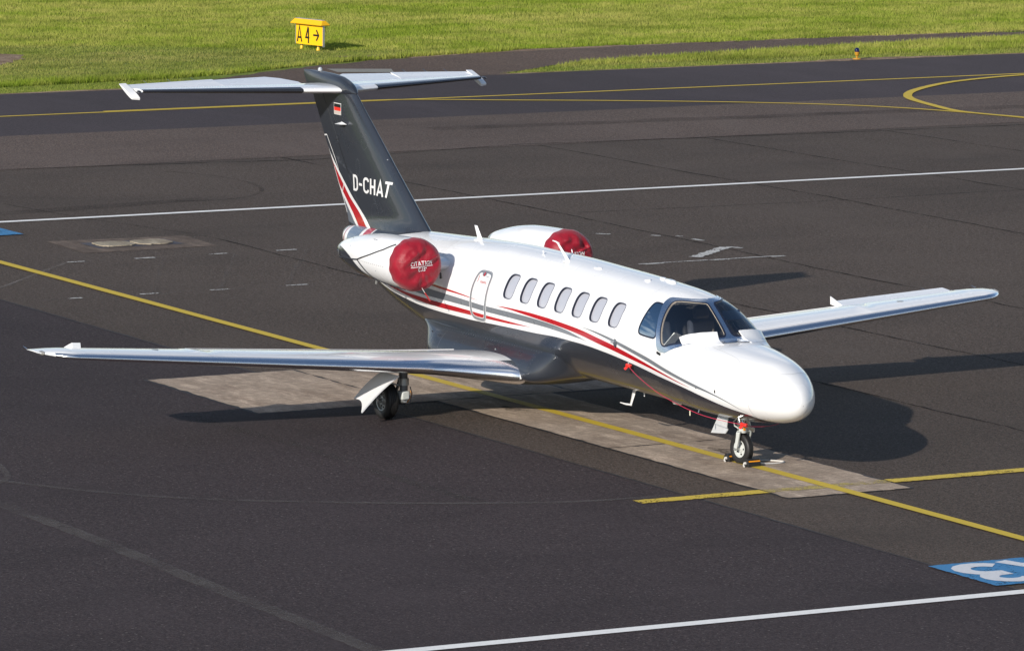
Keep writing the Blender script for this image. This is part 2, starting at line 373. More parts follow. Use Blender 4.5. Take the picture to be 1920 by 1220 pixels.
ribbon2d('faded_marking', [(-27.1, 1.1), (-27.1, 13.0)], .045, .010, FAINT, .3, .3)
ribbon2d('faded_marking', [(-27.1, 1.15), (-22.9, -2.6)], .08, .012, FAINT, .3, .3)
for k in range(6): ribbon2d('faded_marking', [(-22.3-.1*k, .6+1.35*k), (-26.9, 3.0+1.45*k)], .10, .0105+.0003*k, scuff('ghost_trace_%d' % k, (.17, .15, .14), .22), .3, .3)
ribbon2d('faded_marking', [(-22.9, 11.9), (-24.0, 13.2)], .22, .012, WWORN, .3, .1)
ribbon2d('faded_marking', [(-22.4, 10.4), (-22.4, 13.3)], .07, .014, WWORN, .3, .1)
# faint arcs left by turning wheels
ribbon2d('tyre_scuff', [(-9.5, -10.6), (-3.09, -10.64), (-.51, -10.66), (3.9, -10.80), (6.82, -10.88), (12, -11)], .26, .010, SCUFF, .12, .2)
ribbon2d('tyre_scuff', [(-8, -11.2), (-4.85, -9.87), (-2.66, -8.49), (-1.32, -6.76), (-.29, -4.88), (.19, -3.52), (.3, -2.3)], .13, .0106, SCUFF, .12, .2)
ribbon2d('tyre_scuff', [(-9.2, -4.95), (-8.28, -4.95), (-5.91, -4.80), (-1.75, -4.90), (-.45, -4.82)], .22, .0112, scuff('pale_dust_trace', (.085, .078, .074), .35), .12, .2)
ribbon2d('tyre_scuff', [(-6.2, -9.3), (-5.0, -9.7), (-4.2, -10.6), (-3.9, -11.6)], .10, .0118, SCUFF, .12, .2)
th = np.linspace(-1.9, .8, 30)
ribbon2d('tyre_scuff', np.c_[-38.5+3.2*np.cos(th+math.pi/2), 8.0+2.2*np.sin(th+math.pi/2)], .10, .008, scuff('dark_turn_mark', (.03, .025, .024), .35), .3, .3)

# blue stand fields with white letters
sheet('stand_number_field', rough_edge(rect(6.48, 8.02, -2.17, -.22), .06, .008), .018, BLUE, 'blue painted field with a white 3 in the lower right corner')
sheet('stand_number_field', rect(-33.1, -31.45, .2, 2.22), .018, BLUE, 'corner of a blue painted field at the left edge')
def strokes2geo(lines, width, fmap, g=None):
    g = g or Geo()
    for k, L in enumerate(lines):
        closed = len(L) > 2 and L[0] == L[-1]
        P = np.array(L[:-1] if closed else L, float); n = len(P); A = []; B = []
        for i in range(n):
            a = P[(i-1) % n] if (closed or i > 0) else None; c = P[(i+1) % n] if (closed or i < n-1) else None
            t1 = (P[i]-a)/np.linalg.norm(P[i]-a) if a is not None else None; t2 = (c-P[i])/np.linalg.norm(c-P[i]) if c is not None else None
            if t1 is None: t1 = t2
            if t2 is None: t2 = t1
            n1 = np.array([-t1[1], t1[0]]); n2 = np.array([-t2[1], t2[0]]); m = n1+n2
            m = m/np.linalg.norm(m); s = 1/max(m@n1, .45)
            A.append(P[i]+m*s*width/2); B.append(P[i]-m*s*width/2)
        V = [fmap(*q, k) for q in A]+[fmap(*q, k) for q in B]
        F = [[i, (i+1) % n, (i+1) % n+n, i+n] for i in range(n if closed else n-1)]
        g.add(V, F)
    return g
def arc(cx, cy, rx, ry, a0, a1, n=9): return [(cx+rx*math.cos(R(a)), cy+ry*math.sin(R(a))) for a in np.linspace(a0, a1, n)]
GL = {  # glyphs in a box w x 1, (lines, advance)
 'C': ([arc(.34, .72, .26, .22, 10, 180, 7)+arc(.34, .28, .26, .22, 180, 350, 7)], .72),
 'I': ([[(.12, .0), (.12, 1.)]], .26),
 'T': ([[(.0, .94), (.60, .94)], [(.30, .0), (.30, .88)]], .66),
 'A': ([[(.04, .0), (.33, .96), (.62, .0)], [(.16, .27), (.50, .27)]], .72),
 'O': ([arc(.38, .70, .30, .24, 0, 180, 7)+arc(.38, .30, .30, .24, 180, 360, 7)+[(.68, .70)]], .80),
 'N': ([[(.08, .0), (.08, .96), (.56, .04), (.56, 1.)]], .72),
 'J': ([[(.36, 1.), (.36, .25)]+arc(.2, .25, .16, .2, -20, -150, 5)], .52),
 '3': ([arc(.30, .74, .24, .20, 145, -90, 11)+[(.18, .54)], [(.18, .51), (.30, .51)]+arc(.30, .27, .27, .24, 88, -145, 11)], .66),
 '+': ([[(.0, .72), (.32, .72)], [(.16, .56), (.16, .71)], [(.16, .73), (.16, .88)]], .4),
 'D': ([[(.08, .05), (.08, .95), (.28, .95)]+arc(.28, .70, .22, .25, 80, 0, 4)+arc(.28, .30, .22, .25, 0, -90, 5)+[(.08, .05)]], .66),
 '-': ([[(.0, .47), (.36, .47)]], .46),
 'H': ([[(.08, .0), (.08, 1.)], [(.50, .0), (.50, 1.)], [(.14, .5), (.44, .5)]], .68),
 '4': ([[(.62, .34), (.0, .34), (.42, 1.0)], [(.46, .0), (.46, .92)]], .72),
 '>': ([[(.0, .5), (.60, .5)], [(.36, .86), (.62, .5), (.36, .14)]], .72)}
def text_lines(s, h, wx=1.0, gap=.0, shear=None):
    out = []; x = 0
    for i, ch in enumerate(s):
        if ch == ' ': x += .3*h; continue
        if (shear or {}).get(i): x -= .11*h
        L, adv = GL[ch]
        for l in L:
            sh = (shear or {}).get(i, 0)
            out.append([(x+(px*wx+py*sh)*h, py*h) for px, py in l])
        x += adv*wx*h+gap
    return out, x
L, w3 = text_lines('3', 1.22, .92)
g3 = strokes2geo(L, .24, lambda u, v, k: (6.66+v, -1.32-u, .0225+.0005*k))
structure(g3.build('stand_number', WBLUE, smooth=False), 'white digit 3 on the blue field')
L, w3 = text_lines('A', 1.30, 1.0)
g3 = strokes2geo(L, .22, lambda u, v, k: (6.60+v, -.36-u, .0225+.0005*k))
structure(g3.build('stand_letter', WBLUE, smooth=False), 'white letter beside the digit on the blue field')

# service pit with two concrete lids
sheet('pit_surround', [(-30.27, 2.17), (-28.28, 2.05), (-28.3, 4.76), (-30.04, 4.9)], .005, CONCD, 'brown concrete square round the pit lids')
sheet('pit_frame', rect(-29.72, -28.83, 2.58, 4.32), .009, mat('pit_iron', (.04, .03, .035), .6), 'dark iron frame of the pit lids')
for y0, y1 in ((2.72, 3.44), (3.50, 4.22)):
    n = 40; t = np.linspace(0, 2*np.pi, n, endpoint=False)
    cx, cy, hx, hy = -29.27, (y0+y1)/2, .36, (y1-y0)/2
    P = [(cx+hx*np.sign(math.cos(a))*abs(math.cos(a))**.62+rng.normal(0, .008), cy+hy*np.sign(math.sin(a))*abs(math.sin(a))**.62+rng.normal(0, .008)) for a in t]
    V = [(x, y, .013) for x, y in P]+[(x*.999+cx*.001, y, .03) for x, y in P]
    F = [list(range(n, 2*n))]+[[i, (i+1) % n, (i+1) % n+n, i+n] for i in range(n)]
    structure(obj_from('pit_lid', V, F, CONCP, smooth=False), 'pale concrete pit lid')

# ------------------------------------------------------------------ grass
def grass_ground():
    m = mat('grass_ground', (.10, .13, .03), .95, spec=.1); n = NT(m)
    big = n.noise(.16, 6, .62, stretch=(1, .55, 1)); mid = n.noise(1.6, 5, .65); f = n.noise(14, 4, .7)
    c = n.mix(n.ramp(big, [(.35, 0.), (.65, 1.)]), (.16, .24, .03), (.30, .31, .08))
    c = n.mix(n.ramp(mid, [(.40, .8), (.60, 0.)]), c, (.11, .17, .022))
    c = n.mix(n.ramp(f, [(.4, .7), (.6, 0.)]), c, (.09, .12, .025))
    n.l(c, n.b.inputs['Base Color']); n.bump(n.mix(.5, mid, f), .8, .06); return m
GG = grass_ground()
sheet('grass_field', rect(-1500, -58.6, -900, 1100), -.01, GG, 'bright green airfield grass beyond the taxiway')
def in_poly(x, y, poly):
    poly = np.asarray(poly); c = np.zeros(x.shape, bool); j = len(poly)-1
    for i in range(len(poly)):
        xi, yi = poly[i]; xj, yj = poly[j]
        k = ((yi > y) != (yj > y)) & (x < (xj-xi)*(y-yi)/((yj-yi)+1e-12)+xi); c ^= k; j = i
    return c
ROAD = [(-60.25, 20.0), (-60.7, 20.7), (-61.4, 21.8), (-62.7, 23.9), (-63.6, 26.0), (-64.1, 27.8), (-64.75, 31.0), (-65.25, 36.9), (-65.3, 42.0), (-64.94, 47.63), (-64.6, 60), (-64.2, 110),
        (-62.9, 110), (-63.4, 60), (-63.66, 46.77), (-62.75, 38.87), (-61.9, 34.5), (-61.1, 31.0), (-60.35, 29.7), (-59.3, 28.2), (-58.62, 27.2), (-58.62, 18.5)]
sheet('side_road', rough_edge(ROAD), .006, ROADASPH, 'old brown asphalt road branching off through the grass')
sheet('road_patch_marking', [(-61.9, 24.1), (-61.2, 25.6), (-60.3, 25.2), (-60.9, 23.9)], .011, line_paint('old_grey_paint', (.24, .23, .20), .40))
BARE = rough_edge([(-71.0, 17.0), (-69.9, 18.3), (-69.0, 18.8), (-67.9, 18.3), (-66.4, 17.0), (-65.5, 15.0), (-70.5, 14.0)], .3, .12)
def soil_mat():
    m = mat('bare_soil', (.26, .17, .12), .95, spec=.1); n = NT(m); f = n.noise(12, 5, .7); g = n.noise(1.4, 4)
    n.l(n.mix(n.ramp(n.mix(.5, f, g), [(.4, 0.), (.6, 1.)]), (.17, .115, .075), (.34, .25, .18)), n.b.inputs['Base Color']); n.bump(f, .8, .05); return m
SOIL = soil_mat()
sheet('bare_soil', BARE, .004, SOIL, 'patch of bare brown soil in the grass at the left edge')
GRAV = rough_edge([(-58.64, 36.4), (-58.62, 41.2), (-59.0, 41.0), (-59.15, 39.8), (-59.25, 38.6), (-59.1, 37.2)], .2, .05)
sheet('gravel_strip', GRAV, .006, SOIL, 'pale gravel at the foot of the taxiway light')
sheet('soil_verge', rough_edge([(-58.66, -60), (-58.66, 120), (-58.88, 120), (-58.90, -60)], .3, .05), .004, SOIL)
sheet('soil_verge', rough_edge([(-65.35, 26), (-65.45, 36.9), (-65.5, 47), (-64.7, 80), (-64.5, 80), (-65.2, 47), (-65.2, 36.9), (-64.6, 31), (-64.0, 27.8)], .3, .10), .003, SOIL)

def blade_mat(name, cols, dry):
    m = mat(name, cols[0], .7, spec=.15); n = NT(m)
    at = n.t.nodes.new('ShaderNodeAttribute'); at.attribute_name = 'tone'; at.attribute_type = 'GEOMETRY'
    big = n.noise(.17, 6, .65, stretch=(1.3, .5, 1)); mid = n.noise(1.1, 5, .7)
    c = n.mix(n.ramp(at.outputs['Fac'], [(0., 0.), (1., 1.)]), cols[0], cols[1])
    c = n.mix(n.ramp(n.mix(.5, big, mid), [(.42, 0.), (.60, dry)]), c, cols[2])
    c = n.mix(n.ramp(n.noise(.5, 5, .7, stretch=(1.4, .6, 1)), [(.38, .55), (.52, 0.)]), c, tuple(x*.55 for x in cols[0]))
    n.l(c, n.b.inputs['Base Color'])
    # thin leaves let light through
    tl = n.t.nodes.new('ShaderNodeBsdfTranslucent'); n.l(c, tl.inputs[0]); ms = n.t.nodes.new('ShaderNodeMixShader'); ms.inputs[0].default_value = .35
    out = [x for x in n.t.nodes if x.type == 'OUTPUT_MATERIAL'][0]
    n.l(n.b.outputs[0], ms.inputs[1]); n.l(tl.outputs[0], ms.inputs[2]); n.l(ms.outputs[0], out.inputs[0]); return m
TALL = blade_mat('tall_grass_blades', ((.185, .275, .022), (.32, .385, .045), (.52, .46, .14)), .75)
SHORT = blade_mat('mown_grass_blades', ((.185, .245, .036), (.28, .315, .060), (.38, .33, .12)), .65)
def blades(name, poly, holes, per_m2, hmin, hmax, wid, m, label, edge=None, clump=1.0):
    poly = np.array(poly, float); lo = poly.min(0); hi = poly.max(0); n = int((hi-lo).prod()*per_m2)
    x = rng.uniform(lo[0], hi[0], n); y = rng.uniform(lo[1], hi[1], n); k = in_poly(x, y, poly)
    for h in holes: k &= ~in_poly(x, y, h)
    x, y = x[k], y[k]; n = len(x)
    # clumping by summed sines
    f = .5+.5*np.sin(x*2.1+1.3*np.sin(y*1.3))*np.sin(y*1.7+1.7*np.sin(x*.9)); f2 = .5+.5*np.sin(x*6.3+2*np.sin(y*4.1))*np.sin(y*5.7+np.sin(x*5))
    h = (hmin+(hmax-hmin)*rng.uniform(0, 1, n)**1.3)*(1-.32*clump+.40*clump*(.6*f+.4*f2))
    a = rng.uniform(0, 2*np.pi, n); lean = rng.uniform(.1, .7, n)*h; la = rng.uniform(0, 2*np.pi, n)
    w = wid*rng.uniform(.6, 1.4, n)
    V = np.zeros((n, 3, 3)); V[:, 0] = np.stack([x+np.cos(a)*w, y+np.sin(a)*w, -.015+0*x], 1); V[:, 1] = np.stack([x-np.cos(a)*w, y-np.sin(a)*w, -.015+0*x], 1)
    V[:, 2] = np.stack([x+np.cos(la)*lean, y+np.sin(la)*lean, h], 1)
    me = bpy.data.meshes.new(name); me.vertices.add(3*n); me.vertices.foreach_set('co', V.reshape(-1)); me.loops.add(3*n); me.loops.foreach_set('vertex_index', np.arange(3*n))
    me.polygons.add(n); me.polygons.foreach_set('loop_start', np.arange(n)*3); me.update(calc_edges=True)
    at = me.attributes.new('tone', 'FLOAT', 'POINT'); at.data.foreach_set('value', np.repeat(np.clip(rng.normal(.45, .28, n), 0, 1), 3))
    # blade normals lean up so a field of them catches the light like turf
    NN = np.repeat(np.stack([np.cos(la)*.55, np.sin(la)*.55, np.full(n, .85)], 1), 3, 0); NN /= np.linalg.norm(NN, axis=1)[:, None]
    pass
    me.materials.append(m); o = bpy.data.objects.new(name, me); C.objects.link(o); o['kind'] = 'stuff'; o['label'] = label; return o
MOWN_FAR = [(-71.9, 10), (-71.75, 19.3), (-70.9, 21.5), (-69.8, 23.6), (-68.3, 25.3), (-66.9, 27.1), (-65.9, 29.5), (-65.4, 31.3)]
MEADOW = [(-71.9, 8)]+MOWN_FAR+[(-65.45, 36.9), (-65.5, 42), (-65.15, 47.6), (-64.8, 66), (-98, 66), (-98, 8)]
blades('tall_grass', MEADOW, [], 620, .035, .115, .009, TALL, 'tall yellow green meadow grass across the top of the picture')
MID = [(-60.3, -2), (-60.45, 14.4), (-60.75, 17.0), (-61.0, 19.2), (-61.6, 21.3), (-62.9, 23.6), (-63.8, 26.0), (-64.3, 27.8), (-64.9, 31.0)]+MOWN_FAR[::-1]+[(-71.9, -2)]
blades('mown_grass', MID, [BARE], 520, .02, .07, .009, SHORT, 'lower mown grass between the tall meadow and the taxiway')
EDGE = [(-60.3, -2), (-60.45, 14.4), (-60.75, 17.0), (-61.0, 19.2), (-61.6, 21.3), (-62.9, 23.6), (-63.8, 26.0), (-64.3, 27.8), (-64.9, 31.0), (-65.45, 32), (-64.9, 28.5), (-64.3, 26.4), (-63.4, 24.3), (-62.1, 21.6), (-61.7, 19.6), (-61.5, 17.0), (-61.3, 14.4), (-61.1, -2)]
blades('grass_verge', EDGE, [], 900, .08, .20, .010, TALL, 'strip of taller grass along the edge of the mown grass')
blades('grass_strip', [(-58.86, -2), (-58.86, 18.3), (-60.1, 19.6), (-60.9, 19.3), (-60.6, 17), (-60.35, 14.4), (-60.2, -2)], [], 750, .015, .045, .009, SHORT, 'narrow closely mown strip beside the taxiway')
ISL = [(-58.88, 27.5), (-59.4, 28.4), (-60.4, 29.9), (-61.2, 31.2), (-61.95, 34.5), (-62.8, 38.87), (-63.7, 46.8), (-63.4, 60), (-58.88, 60)]
blades('island_grass', ISL, [GRAV], 560, .02, .07, .009, SHORT, 'mown grass wedge between side road and taxiway')
blades('island_verge', [(-60.3, 29.9), (-61.2, 31.3), (-61.95, 34.5), (-62.8, 38.87), (-63.7, 46.8), (-63.3, 60), (-60.3, 60), (-60.15, 44), (-60.2, 36)], [], 600, .05, .16, .010, TALL, 'taller grass on the wedge beside the side road')

# ------------------------------------------------------------------ taxiway sign A4
def build_sign():
    x0, y0 = -67.52, 26.45
    t = thing('taxiway_sign', 'yellow sign with black A4 and arrow under a slanted hood in the grass', 'sign', (x0, y0, 0)); t.rotation_euler = (0, 0, R(11))
    t['_o'] = [0., 0., 0.]
    zb, zt, hw = .13, .70, .58
    Geo().box((0, 0, (zb+zt)/2), (2*hw, .045, zt-zb)).build('sign_panel', YELLOW, t, False, bevel=.006)
    Geo().box((hw+.012, 0, (zb+zt)/2+.02), (.022, .06, zt-zb+.09)).build('edge_strip', ALU, t, False)
    Geo().box((-hw-.012, 0, (zb+zt)/2), (.022, .06, zt-zb)).build('edge_strip', ALU, t, False)
    a, b, z1, z2 = hw+.02, .05, .81, .69; a2, b2 = hw+.10, .15
    V = [(-a, -b, z1), (a, -b, z1), (a, b, z1), (-a, b, z1), (-a2, -b2, z2), (a2, -b2, z2), (a2, b2, z2), (-a2, b2, z2)]
    V += [(p*.985, q*.93, r-.012) for p, q, r in V]
    F = [(0, 1, 2, 3)]+[(i, 4+i, 4+(i+1) % 4, (i+1) % 4) for i in range(4)]+[(8+i, 8+(i+1) % 4, 12+(i+1) % 4, 12+i) for i in range(4)]+[(4+i, 12+i, 12+(i+1) % 4, 4+(i+1) % 4) for i in range(4)]
    obj_from('hood', np.array(V), F, mat('hood_yellow', (.80, .42, .004), .4), t, False)
    Geo().box((0, 0, .816), (2*a-.02, .09, .012)).build('hood_cap', ALU, t, False)
    for s in (-.36, .36):
        l = Geo().lathe([(0, .055), (.03, .05), (.06, .042), (.10, .028), (.131, .022)], (s, 0, 0), 'z', 16).build('leg', YELLOW, t)
        Geo().lathe([(.10, .032), (.128, .032)], (s, 0, 0), 'z', 12).build('leg_collar', BLACK, l)
    for ch, u0, h, z0, wx in (('A', -.53, .44, .19, .72), ('4', -.15, .44, .17, .56), ('>', .17, .40, .20, .95)):
        L, _ = text_lines(ch, h, wx)
        strokes2geo(L, .052, lambda u, v, k: (u0+u, -.0225-.004-.0006*k, z0+v)).build('sign_letter' if ch != '>' else 'sign_arrow', SIGNBLK, t, False)
build_sign()
def build_light():
    x0, y0 = -58.92, 38.26
    t = thing('taxiway_light', 'small yellow taxiway edge light with a blue dome on the gravel', 'light', (x0, y0, 0))
    dull = mat('dull_orange_metal', (.42, .21, .012), .45)
    Geo().lathe([(0, .11), (.015, .115), (.035, .105), (.04, .04), (.04, 0)], (x0, y0, 0), 'z', 24).build('base_plate', dull, t)
    Geo().lathe([(.04, .025), (.09, .025), (.105, .05), (.18, .065), (.20, .065), (.20, .0)], (x0, y0, 0), 'z', 20).build('lamp_body', dull, t)
    Geo().lathe([(.20, .065), (.24, .068), (.28, .055), (.305, .03), (.312, 0)], (x0, y0, 0), 'z', 20).build('lens', mat('blue_lens', (.004, .006, .05), .12), t)
build_light()

# ================================================================== AIRCRAFT
# x forward (nose at 0), y to port, z up; s = distance aft of the nose
ST = np.array([
 (0.00, 1.045, 1.035, 0.005, 1.04, 2.0, 2.0), (0.02, 1.14, 0.955, 0.09, 1.04, 2.0, 2.0), (0.08, 1.235, 0.88, 0.185, 1.05, 2.0, 2.0),
 (0.20, 1.345, 0.81, 0.305, 1.06, 2.05, 2.0), (0.40, 1.465, 0.755, 0.435, 1.08, 2.1, 2.05), (0.70, 1.57, 0.715, 0.57, 1.10, 2.2, 2.1),
 (1.10, 1.64, 0.685, 0.68, 1.14, 2.3, 2.15), (1.50, 1.685, 0.67, 0.745, 1.20, 2.35, 2.15), (1.90, 1.72, 0.665, 0.785, 1.28, 2.35, 2.15),
 (2.10, 1.87, 0.665, 0.80, 1.33, 2.2, 2.15), (2.35, 2.06, 0.67, 0.81, 1.39, 2.1, 2.1), (2.60, 2.215, 0.675, 0.815, 1.44, 2.0, 2.1),
 (2.85, 2.275, 0.68, 0.82, 1.48, 2.0, 2.05), (3.20, 2.32, 0.69, 0.825, 1.51, 2.0, 2.0), (3.60, 2.345, 0.695, 0.83, 1.53, 2.0, 2.0),
 (4.20, 2.375, 0.70, 0.83, 1.54, 2.0, 2.0), (5.00, 2.40, 0.705, 0.83, 1.55, 2.0, 2.0), (6.50, 2.435, 0.71, 0.83, 1.57, 2.0, 2.0),
 (7.80, 2.435, 0.715, 0.82, 1.59, 2.0, 2.0), (9.00, 2.40, 0.74, 0.79, 1.60, 2.0, 2.0), (10.0, 2.355, 0.83, 0.73, 1.62, 2.0, 2.0),
 (11.0, 2.31, 1.00, 0.63, 1.67, 2.0, 2.0), (12.0, 2.26, 1.28, 0.50, 1.76, 2.0, 2.0), (13.0, 2.20, 1.62, 0.33, 1.90, 2.0, 2.0),
 (13.45, 2.16, 1.78, 0.22, 1.97, 2.0, 2.0), (13.66, 2.12, 1.88, 0.13, 2.0, 2.0, 2.0), (13.74, 2.01, 2.0, 0.01, 2.005, 2.0, 2.0)])
_us = np.linspace(0, math.sqrt(13.74), 3000)
_tab = [pchip(np.sqrt(ST[:, 0]), ST[:, i], _us) for i in range(1, 7)]
def smooth_tab(a, k=9):
    b = np.pad(a, k, mode='edge'); return np.convolve(b, np.ones(2*k+1)/(2*k+1), 'valid')
_tab = [np.where(_us < .5, a, smooth_tab(a, 14)) for a in _tab]
def prof(s):
    u = np.sqrt(np.clip(s, 0, 13.74)); return [np.interp(u, _us, a) for a in _tab]
def surf(s, a):
    s = np.asarray(s, float); a = np.asarray(a, float); zt, zb, w, zc, nu, nl = prof(s); ca, sa = np.cos(a), np.sin(a)
    e = 2/np.where(ca >= 0, nu, nl); y = -w*np.sign(sa)*np.abs(sa)**e
    z = np.where(ca >= 0, zc+(zt-zc)*np.abs(ca)**e, zc-(zc-zb)*np.abs(ca)**e)
    return np.stack([-s+0*y, y, z], -1)
def snorm(s, a):
    s = np.asarray(s, float); a = np.asarray(a, float); h = 2e-3
    d1 = surf(s+h, a)-surf(np.clip(s-h, 0, 99), a); d2 = surf(s, a+h)-surf(s, a-h)
    n = np.cross(d2, d1); n /= np.linalg.norm(n, axis=-1)[..., None]+1e-12
    c = np.stack([-s-0*a, 0*s+0*a, 0*s+0*a+prof(s)[3]], -1); sg = np.sign(((surf(s, a)-c)*n).sum(-1)+1e-9)
    return n*sg[..., None]
def spt(s, a, off=0.0): return surf(s, a)+snorm(s, a)*np.asarray(off)[..., None]
def a_of_z(s, z):
    zt, zb, w, zc, nu, nl = prof(s); up = z >= zc
    ca = np.where(up, np.clip((z-zc)/(zt-zc), 0, 1)**(nu/2), -np.clip((zc-z)/(zc-zb), 0, 1)**(nl/2)); return np.arccos(np.clip(ca, -1, 1))
JX = -7.0
jet = thing('business_jet', 'white twin engine business jet with dark belly, red stripes and a T tail', 'airplane', (JX, 0, 0))

def conform(name, S, A, m, parent=jet, off=.003, side=1, wrap=False, edge=0, flip=False):
    """a skin patch that follows the fuselage"""
    S = np.asarray(S, float); A = np.asarray(A, float)*side; P = spt(S, A, np.full(S.shape, off)); N = snorm(S, A); n, k = S.shape
    F = grid_faces(n, k, wrap); 
    a, b, c = P.reshape(-1, 3)[F[len(F)//2][:3]]
    if np.cross(b-a, c-a)@N.reshape(-1, 3)[F[len(F)//2][0]] < 0: F = F[:, ::-1]
    V = P.reshape(-1, 3); NN = N.reshape(-1, 3); F = F.tolist()
    if edge:   # give the patch thickness at its border
        idx = list(range(k))+[i*k+k-1 for i in range(1, n)]+[(n-1)*k+j for j in range(k-2, -1, -1)]+[i*k for i in range(n-2, 0, -1)]
        V2 = V[idx]-NN[idx]*edge; b0 = len(V); V = np.concatenate([V, V2]); NN = np.concatenate([NN, NN[idx]])
        q = len(idx); F += [[idx[i], idx[(i+1) % q], b0+(i+1) % q, b0+i] for i in range(q)]
    return obj_from(name, V, F, m, parent, True, NN)
def metric_offset(poly, dd):
    P = np.array(poly, float)*np.array([1, .82]); n = len(P)
    T = np.roll(P, -1, 0)-np.roll(P, 1, 0); T /= np.linalg.norm(T, axis=1)[:, None]; N = np.stack([T[:, 1], -T[:, 0]], 1)
    if ((P-P.mean(0))*N).sum() < 0: N = -N
    return (P+N*dd)/np.array([1, .82])
def resample(poly, n, closed=True, rnd=0):
    P = np.array(poly, float); M = P*np.array([1, .82])
    if closed: P = np.vstack([P, P[:1]]); M = np.vstack([M, M[:1]])
    t = np.concatenate([[0], np.cumsum(np.linalg.norm(np.diff(M, axis=0), axis=1))]); q = np.linspace(0, t[-1], n, endpoint=not closed)
    X = np.stack([np.interp(q, t, P[:, i]) for i in (0, 1)], 1)
    for _ in range(rnd): X = .5*X+.25*np.roll(X, 1, 0)+.25*np.roll(X, -1, 0)
    return X
def ring_patch(name, inner, outer, m, side=1, off=.004, off_in=None, parent=jet, edge=0):
    S = np.stack([inner[:, 0], (inner[:, 0]+outer[:, 0])/2, outer[:, 0]]); A = np.stack([inner[:, 1], (inner[:, 1]+outer[:, 1])/2, outer[:, 1]])*side
    offs = np.linspace(off if off_in is None else off_in, off, 3)[:, None]*np.ones(S.shape)
    P = surf(S, A)+snorm(S, A)*offs[..., None]; N = snorm(S, A); F = grid_faces(3, S.shape[1], True); V = P.reshape(-1, 3)
    a, b, c = V[F[0][:3]]
    if np.cross(b-a, c-a)@N.reshape(-1, 3)[F[0][0]] < 0: F = F[:, ::-1]
    return obj_from(name, V, F.tolist(), m, parent, True, N.reshape(-1, 3) if off_in is None else None)
def fill_patch(name, poly, m, side=1, off=0.0, parent=jet, rings=8):
    c = poly.mean(0); k = np.linspace(0, 1, rings)[:, None]; S = c[0]+k*(poly[None, :, 0]-c[0]); A = (c[1]+k*(poly[None, :, 1]-c[1]))*side
    P = spt(S, A, np.full(S.shape, off)); N = snorm(S, A); F = grid_faces(rings, len(poly), True); V = P.reshape(-1, 3)
    j = len(F)-2; a, b, e = V[F[j][:3]]
    if np.cross(b-a, e-a)@N.reshape(-1, 3)[F[j][0]] < 0: F = F[:, ::-1]
    return obj_from(name, V, F.tolist(), m, parent, True, N.reshape(-1, 3))

# --- openings (s, a) for starboard; mirrored for port
WIN_S = [6.985, 6.470, 5.955, 5.440, 4.925, 4.410, 3.870]
def window_poly(s0):
    t = np.linspace(0, 2*np.pi, 56, endpoint=False); c, si = np.cos(t), np.sin(t)
    return np.stack([s0+.156*np.sign(c)*np.abs(c)**.55+0*t+.012*si, 1.118+.235*np.sign(si)*np.abs(si)**.55], 1)
PANE = resample([(2.834, .478), (2.72, .39), (2.615, .30), (2.545, .18), (2.515, .055), (2.40, .052), (2.23, .049), (2.08, .046), (1.985, .044), (1.972, .06), (1.978, .143), (1.985, .27), (2.005, .41), (2.045, .62), (2.085, .78), (2.154, .961), (2.27, 1.12), (2.38, 1.24), (2.44, 1.30), (2.50, 1.31),
                 (2.539, 1.286), (2.619, 1.144), (2.675, 1.03), (2.725, .907), (2.77, .79), (2.80, .70), (2.834, .60), (2.845, .53)], 110, True, 3)
SIDEW = resample([(3.147, .665), (3.07, .648), (2.985, .642), (2.94, .68), (2.90, .76), (2.85, .86), (2.80, .98), (2.76, 1.09), (2.725, 1.19), (2.715, 1.245), (2.75, 1.285), (2.90, 1.305), (3.05, 1.315), (3.13, 1.312), (3.165, 1.28), (3.175, 1.19), (3.17, 1.09), (3.168, .95), (3.17, .80), (3.168, .70)], 80, True, 2)
FRAME_OUT = [(2.62, 0.0), (2.632, .12), (2.70, .25), (2.80, .34), (2.90, .40), (2.995, .45), (3.00, .55), (2.985, .63), (2.93, .73), (2.875, .835), (2.82, .95), (2.769, 1.058), (2.725, 1.17), (2.68, 1.27), (2.64, 1.36), (2.60, 1.435), (2.50, 1.44), (2.40, 1.40), (2.33, 1.32), (2.24, 1.20), (2.16, 1.08), (2.08, .90), (2.02, .74), (1.97, .58), (1.935, .42), (1.90, .30), (1.80, .245), (1.775, .15), (1.768, .0)]

# --- skin
s_l = np.concatenate([np.linspace(0, 1, 46)**2*1.0, np.arange(1.02, 1.75, .025), np.arange(1.75, 3.22, .0125), np.arange(3.24, 3.68, .02), np.arange(3.69, 7.18, .0115), np.arange(7.2, 13.7, .05), [13.72, 13.74]])
s_l = np.unique(np.round(s_l, 5))
a_pos = np.concatenate([np.arange(0, .86, .0125*1.1), np.arange(.865, 1.36, .0095), np.arange(1.37, 3.10, .028), ])
a_l = np.concatenate([-a_pos[::-1][:-1], a_pos]); a_l = np.append(a_l, math.pi)
a_l = np.unique(np.round(a_l, 6))
SG, AG = np.meshgrid(s_l, a_l, indexing='ij')
def seam_shift(s, a): return -.25*np.maximum(np.cos(a), 0)**3*np.maximum(0, 1-np.abs(s-.6)/.45)
SG2 = np.clip(SG+seam_shift(SG, AG), 0, 13.74)
P = surf(SG2, AG); N = snorm(SG2, AG); N[0] = (1, 0, 0)
F = grid_faces(len(s_l), len(a_l), True)[:, ::-1]
cs = .5*(SG2.reshape(-1)[F[:, 0]]+SG2.reshape(-1)[F[:, 2]]); ca_ = np.abs(.5*(AG.reshape(-1)[F[:, 0]]+AG.reshape(-1)[F[:, 2]]))
s0f = .5*(SG.reshape(-1)[F[:, 0]]+SG.reshape(-1)[F[:, 2]])
hole = in_poly(cs, ca_, PANE) | in_poly(cs, ca_, SIDEW)
